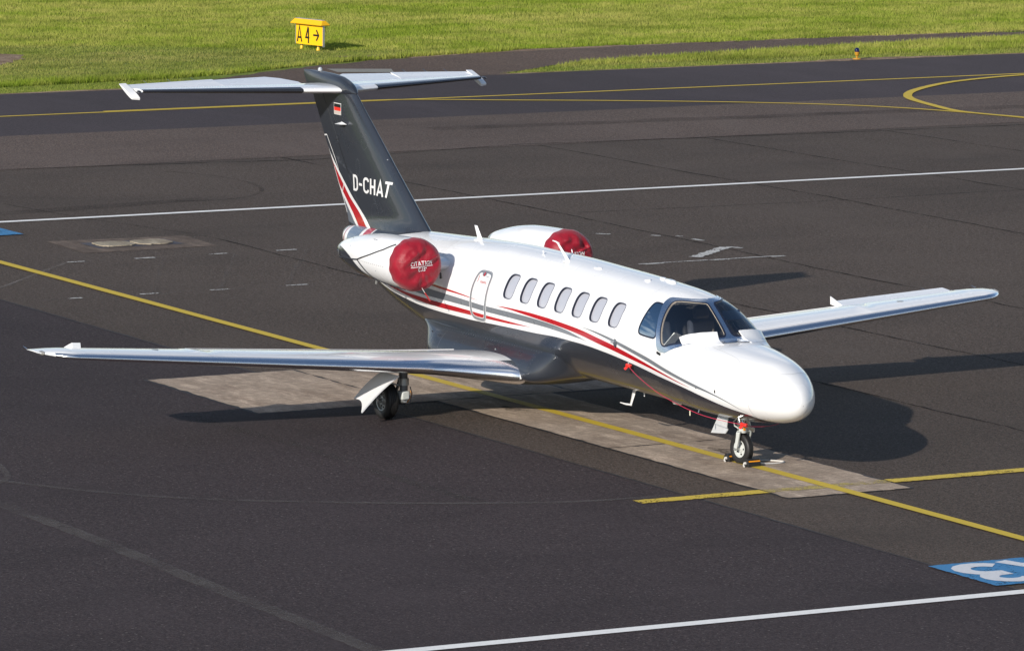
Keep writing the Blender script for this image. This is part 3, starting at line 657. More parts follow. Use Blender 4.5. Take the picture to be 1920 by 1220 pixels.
for s0 in WIN_S: hole |= in_poly(cs, ca_, metric_offset(window_poly(s0), -.003))
V = P.reshape(-1, 3); NV = N.reshape(-1, 3)
a, b, c = V[F[5000][:3]]
if np.cross(b-a, c-a)@NV[F[5000][0]] < 0: F = F[:, ::-1]
def submesh(name, F, m, par=None):
    ids, inv = np.unique(F, return_inverse=True); return obj_from(name, V[ids], inv.reshape(F.shape).tolist(), m, par or jet, True, NV[ids])
fus = submesh('fuselage', F[~hole & (s0f >= .6)], WHITE)
submesh('nose_cone', F[~hole & (s0f < .6)], WHITE)
# radome seam and small nose details
aa = np.linspace(-np.pi, np.pi, 160)
def line_on(name, sa, w, m, off=.0015, side=1, par=None):
    sa = np.array(sa, float); T = np.gradient(sa*np.array([1, .7]), axis=0); T /= np.linalg.norm(T, axis=1)[:, None]+1e-9; n = np.stack([-T[:, 1], T[:, 0]/.7], 1)
    A = sa+n*w/2; B = sa-n*w/2
    return conform(name, np.stack([A[:, 0], B[:, 0]]), np.stack([A[:, 1], B[:, 1]]), m, par or jet, off, side)
line_on('radome_seam', np.stack([.6+seam_shift(np.full(160, .6), aa), aa], 1), .005, PANEL_LINE)
def smoothline(pts, n=60):
    pts = np.array(pts, float); t = np.concatenate([[0], np.cumsum(np.linalg.norm(np.diff(pts, axis=0), axis=1))]); q = np.linspace(0, t[-1], n)
    return np.stack([pchip(t, pts[:, i], q) for i in (0, 1)], 1)
for sd in (1, -1):
    line_on('baggage_door_seam', smoothline([(1.77, .47), (1.34, .50), (1.07, .57), (1.01, .66), (1.05, .85), (1.117, 1.02), (1.11, 1.25), (1.074, 1.48), (1.10, 1.54), (1.165, 1.552)]), .005, PANEL_LINE, side=sd)
    conform('latch', *np.meshgrid([1.615, 1.64], np.linspace(1.655, 1.73, 5), indexing='ij'), BLACK, side=sd)
    conform('latch', *np.meshgrid([1.19, 1.215], np.linspace(1.57, 1.65, 5), indexing='ij'), BLACK, side=sd)

SKIN = mat('skin_seam_grey', (.55, .55, .56), .5)
for s0 in (1.93, 3.42, 7.40, 8.45, 9.6, 10.6): line_on('skin_seam', np.stack([np.full(90, s0), np.linspace(-1.3, 1.3, 90)], 1), .0035, SKIN, .0014)
for sd in (1, -1):
    line_on('skin_seam', np.stack([np.linspace(3.42, 10.6, 120), np.full(120, .62)], 1), .0035, SKIN, .0014, sd)
    line_on('skin_seam', smoothline([(8.62, .55), (8.62, .25), (9.55, .25), (9.55, .55), (8.62, .55)], 60), .004, SKIN, .0016, sd)
    gq = Geo()
    for s0 in np.arange(3.5, 10.5, .09):
        c0 = spt(np.array([s0]), np.array([.60*sd]), np.array([.001]))[0]; gq.box(c0, (.006, .006, .003))
    gq.build('skin_rivet', SKIN, jet, False)['kind'] = 'stuff'

# --- painted belly and stripes
BEL = np.array([(.35, .745), (.444, .763), (.546, .801), (.7, .863), (.967, .917), (1.408, 1.005), (1.97, 1.10), (2.664, 1.177), (3.43, 1.272), (4.026, 1.329), (4.823, 1.373), (5.5, 1.381), (6.135, 1.361), (7.01, 1.346), (7.768, 1.326), (8.235, 1.314), (9.2, 1.311), (9.913, 1.322), (10.668, 1.365), (11.3, 1.42), (12.2, 1.60), (13.2, 1.84), (13.9, 1.98)])
ss = np.arange(.35, 13.66, .04); ab_ = a_of_z(ss, pchip(BEL[:, 0], BEL[:, 1], ss)); k = np.linspace(0, 1, 60)[None]
conform('belly_paint', np.repeat(ss[:, None], 60, 1), ab_[:, None]+(2*np.pi-2*ab_[:, None])*k, SLATE, off=.0025)
def stripe(name, up, lo, m, off, n=150):
    up = np.array(up); lo = np.array(lo); s0 = max(up[:, 0].min(), lo[:, 0].min()); s1 = min(up[:, 0].max(), lo[:, 0].max())
    def f(P, s): P = P[np.argsort(P[:, 0])]; return pchip(P[:, 0], P[:, 1], s)
    s = np.linspace(s0, s1, n); a1 = a_of_z(s, f(up, s)); a2 = a_of_z(s, f(lo, s)); a2 = np.maximum(a2, a1+.0005); k = np.linspace(0, 1, 6)[None]
    for sd in (1, -1): conform(name, np.repeat(s[:, None], 6, 1), a1[:, None]+(a2-a1)[:, None]*k, m, off=off, side=sd)
stripe('red_stripe', [(6.253, 1.435), (6.975, 1.443), (7.629, 1.447), (8.157, 1.456), (8.803, 1.461), (9.467, 1.461), (10.188, 1.464), (10.6, 1.475), (11.3, 1.55), (12.1, 1.72), (12.8, 1.95)],
       [(6.253, 1.433), (6.986, 1.404), (7.644, 1.396), (8.196, 1.389), (9.158, 1.382), (9.678, 1.387), (10.218, 1.407), (10.646, 1.432), (11.3, 1.49), (12.1, 1.62), (12.8, 1.80)], RED, .0035)
stripe('grey_stripe', [(4.58, 1.431), (5.244, 1.530), (5.839, 1.566), (6.471, 1.583), (7.055, 1.586), (7.652, 1.586), (8.101, 1.597), (8.538, 1.609), (9.133, 1.622), (9.735, 1.632), (10.5, 1.66), (11.4, 1.78), (12.3, 1.98)],
       [(4.56, 1.429), (5.251, 1.467), (5.842, 1.489), (6.475, 1.497), (7.06, 1.500), (7.659, 1.502), (8.106, 1.512), (8.987, 1.517), (9.615, 1.513), (10.077, 1.522), (10.8, 1.55), (11.6, 1.64), (12.3, 1.80)], GREY, .0035)
stripe('thin_red_stripe', [(7.855, 1.642), (8.401, 1.678), (8.995, 1.702), (9.557, 1.717), (10.4, 1.75), (11.2, 1.84)], [(7.854, 1.640), (8.456, 1.660), (9.048, 1.671), (9.614, 1.690), (10.4, 1.715), (11.2, 1.80)], RED, .0035)
stripe('red_stripe', [(1.80, 1.121), (2.215, 1.194), (2.69, 1.279), (3.18, 1.368), (3.787, 1.466), (4.287, 1.526), (4.75, 1.577), (5.248, 1.610), (5.846, 1.637), (6.448, 1.648), (6.906, 1.645), (7.292, 1.629)],
       [(1.80, 1.119), (2.223, 1.176), (2.70, 1.243), (3.20, 1.308), (3.802, 1.387), (4.295, 1.444), (4.75, 1.500), (5.244, 1.541), (5.839, 1.574), (6.472, 1.603), (6.903, 1.622), (7.292, 1.627)], RED, .005)
stripe('grey_stripe', [(.665, .888), (1.014, 1.037), (1.364, 1.125), (1.902, 1.225), (2.505, 1.338), (2.816, 1.403), (3.16, 1.460), (3.584, 1.526), (3.986, 1.574), (4.394, 1.609), (4.751, 1.624)],
       [(.665, .886), (1.018, 1.022), (1.368, 1.098), (1.661, 1.139), (2.052, 1.206), (2.516, 1.284), (2.83, 1.344), (3.205, 1.410), (3.586, 1.475), (3.984, 1.537), (4.391, 1.589), (4.751, 1.623)], GREY, .005)

# --- cabin windows: recessed panes with a dark reveal
for sd in (1, -1):
    for s0 in WIN_S:
        wp = window_poly(s0); fr = ring_patch('window', metric_offset(wp, -.008), metric_offset(wp, .0035), FLANGE, sd, .0035)
        ring_patch('reveal', metric_offset(wp, -.012), metric_offset(wp, -.009), SEAL, sd, .003, -.032, fr)
        fill_patch('pane', metric_offset(wp, -.008), SHADE, sd, -.027, fr)
# --- cockpit: polished frame, glass, seals
for sd in (1, -1):
    out = np.array(FRAME_OUT); n = 64
    # frame as one ring round the pane, cut along the centre post
    inner = metric_offset(PANE, .006)
    ang_i = np.arctan2((inner[:, 1]-.62)*.82, inner[:, 0]-2.42)
    fo = resample(np.vstack([out, [(1.768, 0), (1.9, 0.0), (2.1, 0.0), (2.3, 0.0), (2.5, 0.0), (2.62, 0.0)]]), 400, True)
    fo[:, 1] = np.clip(fo[:, 1], .0, 9); ang_o = np.arctan2((fo[:, 1]-.62)*.82, fo[:, 0]-2.42)
    o_ = np.argsort(ang_o); outer = np.stack([np.interp(ang_i, ang_o[o_], fo[o_, i], period=2*np.pi) for i in (0, 1)], 1)
    k = np.linspace(0, 1, 9)[:, None]
    S_ = inner[None, :, 0]*(1-k)+outer[None, :, 0]*k; A_ = inner[None, :, 1]*(1-k)+outer[None, :, 1]*k
    S_ = np.hstack([S_, S_[:, :1]]); A_ = np.hstack([A_, A_[:, :1]])
    fr = conform('windshield_frame', S_, A_, FRAME, jet, .010, sd)
    # rivets round the frame
    g = Geo(); rp = resample(metric_offset(PANE, .040), 58)
    for q in rp:
        if q[1] > .03:
            c0 = spt(np.array([q[0]]), np.array([q[1]*sd]), np.array([.0115]))[0]; g.box(c0, (.007, .007, .004))
    g.build('rivet', RIVET, fr, False)['kind'] = 'stuff'
    ring_patch('glass_seal', metric_offset(PANE, -.014), metric_offset(PANE, .012), SEAL, sd, .0125)
    ring_patch('glass_bed', metric_offset(PANE, -.022), metric_offset(PANE, -.012), BEIGE, sd, .008, -.012)
    fill_patch('windshield_pane', metric_offset(PANE, -.008), GLASS, sd, .004, rings=20)
    ring_patch('glass_seal', metric_offset(SIDEW, -.014), metric_offset(SIDEW, .012), SEAL, sd, .0035)
    fill_patch('side_window_pane', metric_offset(SIDEW, -.008), BLUEGLASS, sd, .001, rings=14)
    # white rain deflector in front of each windshield
    def coons(t, b, l, r, n=14, m=24):
        u = np.linspace(0, 1, m); v = np.linspace(0, 1, n)[:, None]
        f = lambda P, q: np.stack([np.interp(q, np.linspace(0, 1, len(P)), np.array(P, float)[:, i]) for i in (0, 1)], -1)
        T, B, Lf, Rt = f(t, u), f(b, u), f(l, v[:, 0]), f(r, v[:, 0])
        X = (1-v)[..., None]*T[None]+v[..., None]*B[None]+(1-u)[None, :, None]*Lf[:, None]+u[None, :, None]*Rt[:, None]
        return X-((1-u)[None, :, None]*(1-v)[..., None]*T[0]+u[None, :, None]*(1-v)[..., None]*T[-1]+(1-u)[None, :, None]*v[..., None]*B[0]+u[None, :, None]*v[..., None]*B[-1])
    X = coons([(2.235, .925), (2.12, .60), (2.07, .38), (2.043, .185)], [(2.09, .985), (1.914, .551), (1.82, .36), (1.747, .24)], [(2.235, .925), (2.17, .965), (2.09, .985)], [(2.043, .185), (1.90, .215), (1.747, .24)])
    Pv = spt(X[..., 0], X[..., 1]*sd, np.linspace(.034, .004, 14)[:, None]*np.ones((14, 24))); vv = Pv.reshape(-1, 3)
    ff = grid_faces(14, 24); vv2 = spt(X[..., 0], X[..., 1]*sd, np.linspace(.018, -.008, 14)[:, None]*np.ones((14, 24))).reshape(-1, 3)
    FF = ff.tolist()+(ff[:, ::-1]+len(vv)).tolist(); idx = list(range(24))+[i*24+23 for i in range(1, 14)]+[13*24+j for j in range(22, -1, -1)]+[i*24 for i in range(12, 0, -1)]
    FF += [[idx[i], idx[(i+1) % len(idx)], idx[(i+1) % len(idx)]+len(vv), idx[i]+len(vv)] for i in range(len(idx))]
    rd = obj_from('rain_deflector', np.vstack([vv, vv2]), FF, WHITE, jet); rd.data.set_sharp_from_angle(angle=R(40))
    conform('jamb_vent', *np.meshgrid(np.linspace(2.50, 2.60, 6), np.linspace(1.45, 1.50, 4), indexing='ij'), BLACK, side=sd, off=.012)
# wing-like eyebrow strip joining both frames over the post
# --- cockpit interior
Sg, Ag = np.meshgrid(np.linspace(1.90, 3.62, 50), np.linspace(-2.0, 2.0, 80), indexing='ij')
keep = grid_faces(50, 80); cs2 = .5*(Sg.reshape(-1)[keep[:, 0]]+Sg.reshape(-1)[keep[:, 2]]); ca2 = np.abs(.5*(Ag.reshape(-1)[keep[:, 0]]+Ag.reshape(-1)[keep[:, 2]]))
hl = in_poly(cs2, ca2, metric_offset(PANE, .012)) | in_poly(cs2, ca2, metric_offset(SIDEW, .012))
obj_from('cockpit_lining', spt(Sg, Ag, np.full(Sg.shape, -.045)).reshape(-1, 3), keep[~hl].tolist(), LINING, jet)
g = Geo(); y = np.linspace(-.72, .72, 25)
gz = lambda x, yy: 1.665-.10*(np.abs(yy)/.7)**2.2-.02*(x+2.3)
V_ = [(x, yy*f, gz(x, yy)+dz) for x, f, dz in ((-1.93, .95, -.06), (-2.05, 1, .0), (-2.40, 1, .035), (-2.52, 1, .03), (-2.56, 1, -.04), (-2.56, 1, -.40)) for yy in y]
g.add(V_, grid_faces(6, 25)); g.build('glareshield', DARKIN, jet)
Geo().box((-2.9, 0, 1.02), (1.5, 1.2, .03)).build('cockpit_floor', DARKIN, jet, False)
def bulk():
    a_ = np.linspace(0, 2*np.pi, 40, endpoint=False); Pq = spt(np.full(40, 3.60), a_, np.full(40, -.05)); obj_from('bulkhead', Pq, [list(range(40))], LINING, jet, False)
bulk()
for yy in (-.36, .36):
    g = Geo(); g.box((-3.05, yy, 1.20), (.46, .44, .12)); st = g.build('pilot_seat', BEIGE, jet, bevel=.03)
    g = Geo(); M = Matrix.Rotation(R(-12), 3, 'Y'); g.box((-3.33, yy, 1.52), (.12, .42, .62), M); g.build('backrest', BEIGE, st, bevel=.045)
    g = Geo(); g.box((-3.38, yy, 1.92), (.09, .26, .18), M); g.build('headrest', BEIGE, st, bevel=.04)
    g = Geo(); g.tube([(-2.62, yy-.11, 1.62), (-2.66, yy-.13, 1.55), (-2.66, yy, 1.50), (-2.66, yy+.13, 1.55), (-2.62, yy+.11, 1.62)], .014, 8); g.build('control_yoke', BLACK, jet)
g = Geo(); M = Matrix.Rotation(R(35), 3, 'Y')@Matrix.Rotation(R(-22), 3, 'X')
card = g.box((-2.44, -.655, 1.70), (.012, .14, .24), M).build('paper_card', mat('paper', (.72, .74, .70), .6), jet, False)
Geo().box((-2.44+.0085, -.655+.0, 1.735), (.004, .09, .10), M).build('card_print', mat('card_green', (.10, .28, .20), .6), card, False)
g = Geo(); g.tube([(-2.5, .10, 2.10), (-2.46, .1, 2.03)], .008, 6); 
sv = g.build('sun_visor', BLACK, jet); Geo().box((-2.48, .33, 1.99), (.02, .30, .15), Matrix.Rotation(R(-25), 3, 'Y')).build('visor_panel', mat('visor_tint', (.02, .03, .07), .2, coat=1), sv, bevel=.008)

# --- escape hatch
def rounded(pts, n=90, rnd=5): return resample(pts, n, True, rnd)
DO = rounded([(7.985, .95), (7.80, .945), (7.66, .955), (7.60, 1.03), (7.597, 1.30), (7.615, 1.60), (7.64, 1.80), (7.70, 1.865), (7.85, 1.868), (8.02, 1.86), (8.10, 1.81), (8.13, 1.62), (8.125, 1.35), (8.09, 1.10), (8.06, .99)])
ring_patch('hatch', metric_offset(DO, -.048), metric_offset(DO, .0), GREY, 1, .0062)
ring_patch('hatch_trim', metric_offset(DO, -.001), metric_offset(DO, .010), LINEW, 1, .0058)
ring_patch('hatch_trim', metric_offset(DO, -.056), metric_offset(DO, -.047), LINEW, 1, .0058)
line_on('hatch_seam', metric_offset(DO, -.012), .005, PANEL_LINE, .0068)
fill_patch('hatch_handle', resample([(7.87+.065*math.cos(t), 1.02+.05*math.sin(t)) for t in np.linspace(0, 6.2, 16)], 20), GREY, 1, .0062, rings=4)
fill_patch('hatch_grip', resample([(7.86+.022*math.cos(t), 1.03+.045*math.sin(t)) for t in np.linspace(0, 6.2, 12)], 16), RED, 1, .0085, rings=3)
conform('hatch_arrow', *np.meshgrid([7.985, 8.0], np.linspace(1.06, 1.19, 5), indexing='ij'), RED)
for q in range(3):
    g = Geo()
    for j in range(7):
        sA = 7.72+.028*j; aA = 1.16+.022*q if q < 2 else 1.055
        if q == 2 and j > 2: break
        g.add(spt(np.array([sA, sA+.018, sA+.018, sA]), np.array([aA, aA, aA+.014, aA+.014]), np.full(4, .006)), [(0, 1, 2, 3)])
    g.build('hatch_lettering', RED if q < 2 else GREY, jet, False)
# main cabin door on the port side
DP = rounded([(3.58, .60), (3.10+.12, .60), (3.20, .9), (3.20, 1.9), (3.22, 2.05), (3.58, 2.05), (3.60, 1.9), (3.60, .7)])
line_on('cabin_door_seam', np.vstack([DP, DP[:1]]), .006, PANEL_LINE, .004, -1)
# air data disc, red pitot cover stubs are separate things
fill_patch('air_data_disc', np.stack([3.741+.042*np.cos(np.linspace(0, 2*np.pi, 24, endpoint=False)), 1.603+.075*np.sin(np.linspace(0, 2*np.pi, 24, endpoint=False))], 1), BRIGHT, 1, .012, rings=4)
fill_patch('air_data_disc', np.stack([3.741+.042*np.cos(np.linspace(0, 2*np.pi, 24, endpoint=False)), 1.603+.075*np.sin(np.linspace(0, 2*np.pi, 24, endpoint=False))], 1), BRIGHT, -1, .012, rings=4)
for sd in (1, -1):
    p0 = spt(np.array([3.741]), np.array([1.603*sd]), np.array([.012]))[0]; g = Geo()
    g.add(p0+np.array([(.03, 0, .02), (-.04, 0, .03), (-.05, -.05*sd, .015), (.0, -.055*sd, .012), (.03, 0, .005), (-.04, 0, .01), (-.05, -.05*sd, .008), (.0, -.055*sd, .005)]), [(0, 1, 2, 3), (7, 6, 5, 4), (0, 3, 7, 4), (1, 5, 6, 2), (3, 2, 6, 7), (0, 4, 5, 1)]); g.build('vane', BRIGHT, jet, False)

# --- antennas
def blade_antenna(name, base, top, chord_b, chord_t, th, m=WHITE, foot=True):
    g = Geo(); b = np.array(base); t = np.array(top); k = 6
    for i in range(k): pass
    R_ = []
    for f in np.linspace(0, 1, k):
        c = b+(t-b)*f; ch = chord_b+(chord_t-chord_b)*f; tt = th*(1-.4*f)
        R_.append([(c[0]+ch/2, c[1], c[2]), (c[0]+ch*.2, c[1]-tt/2, c[2]), (c[0]-ch/2, c[1]-.001, c[2]), (c[0]-ch/2, c[1]+.001, c[2]), (c[0]+ch*.2, c[1]+tt/2, c[2])])
    F_ = grid_faces(k, 5, True).tolist()+[list(range((k-1)*5, k*5))]
    g.add(np.array(R_), F_)
    if foot: g.lathe([(-.012, chord_b*.62), (.006, chord_b*.60), (.012, chord_b*.5), (.012, 0)], b, 'z', 20)
    return g.build(name, m, jet)
blade_antenna('blade_antenna', (-9.13, -.10, 2.385), (-9.27, -.10, 2.585), .16, .09, .022)
blade_antenna('vhf_antenna', (-6.17, -.24, 2.385), (-6.50, -.24, 2.625), .13, .06, .024)
g = Geo(); g.tube([(-6.46, -.24, 2.615), (-6.54, -.24, 2.632), (-6.64, -.24, 2.638)], [.014, .011, .008], 8); g.build('antenna_tip', WHITE, jet)
blade_antenna('stub_antenna', (-6.916, -.235, 2.385), (-6.94, -.235, 2.46), .05, .02, .014)
blade_antenna('stub_antenna', (-6.56, .05, 2.425), (-6.585, .05, 2.50), .05, .02, .014)
for s0, a0, rx, ry, hh in ((5.303, .28, .10, .035, .016), (3.949, .222, .055, .04, .022), (3.874, -.03, .055, .04, .026), (3.64, -.02, .13, .045, .032)):
    c0 = surf(s0, a0); nn = snorm(s0, a0); u = np.array([1, 0, 0.])-nn*nn[0]; u /= np.linalg.norm(u); v = np.cross(nn, u); t = np.linspace(0, 2*np.pi, 24, endpoint=False)
    rg = [c0+nn*h_+(u*rx*f*np.sign(np.cos(x))*abs(np.cos(x))**.7+v*ry*f*np.sin(x)) for h_, f in ((-.02, 1.0), (hh*.5, 1.0), (hh, .8), (hh, 0.02)) for x in t]
    Geo().add(rg, grid_faces(4, 24, True)).build('flat_antenna', WHITE, jet)
# belly blade (bent), beacon, drain stub
g = Geo(); g.box((-4.69, 0, .60), (.13, .03, .20)); 
gb = Geo(); prof_ = [(-4.60, .70, .10), (-4.66, .56, .075), (-4.72, .435, .05)]
Rr = [[(x+c_/2, 0, z), (x+c_*.2, -.014, z), (x-c_/2, 0, z), (x+c_*.2, .014, z)] for x, z, c_ in prof_]
gb.add(np.array(Rr), grid_faces(3, 4, True).tolist()+[[8, 9, 10, 11]]); gb.tube([(-4.70, 0, .44), (-4.86, 0, .43), (-5.02, 0, .432)], [.016, .014, .007], 8); gb.build('belly_antenna', WHITE, jet)
Geo().lathe([(.0, .10), (-.03, .10), (-.055, .085), (-.07, .04), (-.072, 0)], (-3.35, 0, .69), 'z', 24).build('beacon', mat('beacon_glass', (.7, .7, .68), .1, coat=1), jet)
Geo().box((-3.62, 0, .685), (.36, .10, .025)).build('marker_antenna', WHITE, jet, False, bevel=.008)
Geo().tube([(-4.25, -.05, .70), (-4.24, -.05, .625)], [.012, .009], 8).build('drain_stub', WHITE, jet)
Geo().tube([(-2.27, -.30, .74), (-2.27, -.32, .67)], [.008, .007], 8).build('drain_stub', BRIGHT, jet)
for s0, y0 in ((2.95, -.05), (1.7, -.25)):
    pass

# --- belly and wing root fairing
def smst(x): x = np.clip(x, 0, 1); return x*x*(3-2*x)
sf = np.arange(4.9, 11.3, .06); full = np.array([(.66, 1.125), (.74, 1.06), (.82, .99), (.875, .91), (.915, .83), (.94, .75), (.93, .66), (.88, .58), (.78, .52), (.60, .475), (.35, .455), (.0, .45)])
tq = np.linspace(0, 1, 26); tf = np.linspace(0, 1, len(full)); fy = pchip(tf, full[:, 0], tq) if False else np.interp(tq, tf, full[:, 0]); fz = np.interp(tq, tf, full[:, 1])
for _ in range(2): fy[1:-1] = .25*fy[:-2]+.5*fy[1:-1]+.25*fy[2:]; fz[1:-1] = .25*fz[:-2]+.5*fz[1:-1]+.25*fz[2:]
PF = []
for s in sf:
    zt, zb, w, zc, nu, nl = [float(x) for x in prof(s)]
    ztop = 1.12
    a0 = float(a_of_z(s, ztop)); af = a0+(np.pi-a0)*tq; base = spt(np.full(26, s), af, np.full(26, -.015)); by = -base[:, 1]; bz = base[:, 2]
    k1 = float(smst((s-5.40)/.80)*(1-smst((s-9.1)/1.35))); k2 = float(smst((s-5.25)/1.9)*(1-smst((s-9.3)/1.6))); mixq = smst((tq-.52)/.3); kk = (k1*(1-mixq)+k2*mixq)*smst(tq/.10)+0*tq; kk[0] = 0
    y_ = by+(fy-by)*kk; z_ = bz+(fz-bz)*kk
    PF.append(np.concatenate([np.stack([np.full(26, -s), -y_, z_], 1), np.stack([np.full(25, -s), y_[::-1][1:], z_[::-1][1:]], 1)]))
PF = np.array(PF); gf = Geo().add(PF, grid_faces(len(sf), 51)); fair = gf.build('wing_root_fairing', SLATE, jet)
def fair_y(s, z):
    i = int(np.clip(np.searchsorted(sf, s), 0, len(sf)-1)); r_ = PF[i][:26]; o_ = np.argsort(r_[:, 2]); return np.interp(z, r_[o_, 2], r_[o_, 1])
# rivet rows on the fairing skin
g = Geo()
for s in np.arange(6.1, 9.3, .075): g.box((-s, fair_y(s, 1.075)-.002, 1.075), (.008, .006, .008))
for s0 in (6.15, 6.9, 7.6, 8.5, 9.1):
    for z in np.arange(.86, 1.07, .05): g.box((-s0, fair_y(s0, z)-.002, z), (.006, .006, .006))
g.build('fairing_rivet', RIVET, fair, False)['kind'] = 'stuff'
g = Geo()
for s0, s1 in ((8.95, 9.27),):
    zz = np.linspace(.80, 1.05, 8)
    for sx in (s0, s1): g = Geo(); g.add([p_ for z in zz for p_ in ((-sx-.003, fair_y(sx, z)-.003, z), (-sx+.003, fair_y(sx, z)-.003, z))], grid_faces(8, 2)); g.build('access_panel_seam', RIVET, fair, False)
Geo().box((-7.3, fair_y(7.3, .98)-.004, .98), (.03, .01, .03)).build('fuel_cap', BRIGHT, fair, False)
Geo().box((-9.35, fair_y(9.35, .98)-.004, 1.0), (.03, .01, .02)).build('latch', BRIGHT, fair, False)

# --- wings
def af_y(x, tc): return 5*tc*(.2969*np.sqrt(x)-.126*x-.3516*x**2+.2843*x**3-.1030*x**4)
def wing_le(Y):
    g_ = np.where(Y < 2.1, .66*np.clip((2.1-Y)/1.2, 0, 1.0)**1.6, 0); return 6.96-g_+np.where(Y > 7.68, .42*np.clip((Y-7.68)/.46, 0, 1)**2.2, 0)
def wing_te(Y): return 9.19-.167*(Y-.9)-np.where(Y > 7.75, .12*np.clip((Y-7.75)/.4, 0, 1)**2, 0)
def wing_z(Y): return .600+.0915*Y
def wing_tc(Y): return np.where(Y > 7.7, .125*np.sqrt(np.clip(1-((Y-7.7)/.47)**2, .03, 1)), .145-.0026*Y)
def wing_pt(Y, x, up, sgn, off=0.):
    le, te = wing_le(Y), wing_te(Y); c = te-le; t = wing_tc(Y); cam = .018*4*x*(1-x)*c
    yt = af_y(x, t)*c; z = wing_z(Y)+cam*.6+np.where(up, yt*1.12+off, -yt*.88-off)
    return np.stack([-(le+x*c), sgn*Y, z], -1)
def wing_mesh(name, Ys, xa, xb, sgn, m, par, nx=26, off=0, rot=None, hinge=None, cosx=True):
    """closed body between chord fractions xa(Y) and xb(Y)"""
    rows = []
    for Y in Ys:
        a_, b_ = xa(Y), xb(Y); u = (1-np.cos(np.linspace(0, np.pi, nx)))/2 if cosx else np.linspace(0, 1, nx)
        if a_ == 0: u = (1-np.cos(np.linspace(0, np.pi/2, nx)))
        x = a_+(b_-a_)*u
        Pu = wing_pt(np.full(nx, Y), x, True, sgn, off); Pl = wing_pt(np.full(nx, Y), x, False, sgn, off)
        ring = np.concatenate([Pu[::-1], Pl[1:] if a_ == 0 else Pl])
        if rot:
            ang = R(rot(Y) if callable(rot) else rot); h = wing_pt(np.array([Y]), np.array([hinge]), True, sgn)[0]; h2 = wing_pt(np.array([Y]), np.array([hinge]), False, sgn)[0]; h = .5*(h+h2)
            d_ = ring-h; c_, s_ = math.cos(ang), math.sin(ang); ring = h+np.stack([d_[:, 0]*c_-d_[:, 2]*s_, d_[:, 1], d_[:, 0]*s_+d_[:, 2]*c_], 1)
        rows.append(ring)
    rows = np.array(rows); n, k = rows.shape[:2]; F_ = grid_faces(n, k, True); F_ = (F_ if sgn > 0 else F_[:, ::-1]).tolist()
    F_ += [list(range(k)), list(range((n-1)*k, n*k))[::-1]] if sgn > 0 else [list(range(k))[::-1], list(range((n-1)*k, n*k))]
    return Geo().add(rows, F_).build(name, m, par)
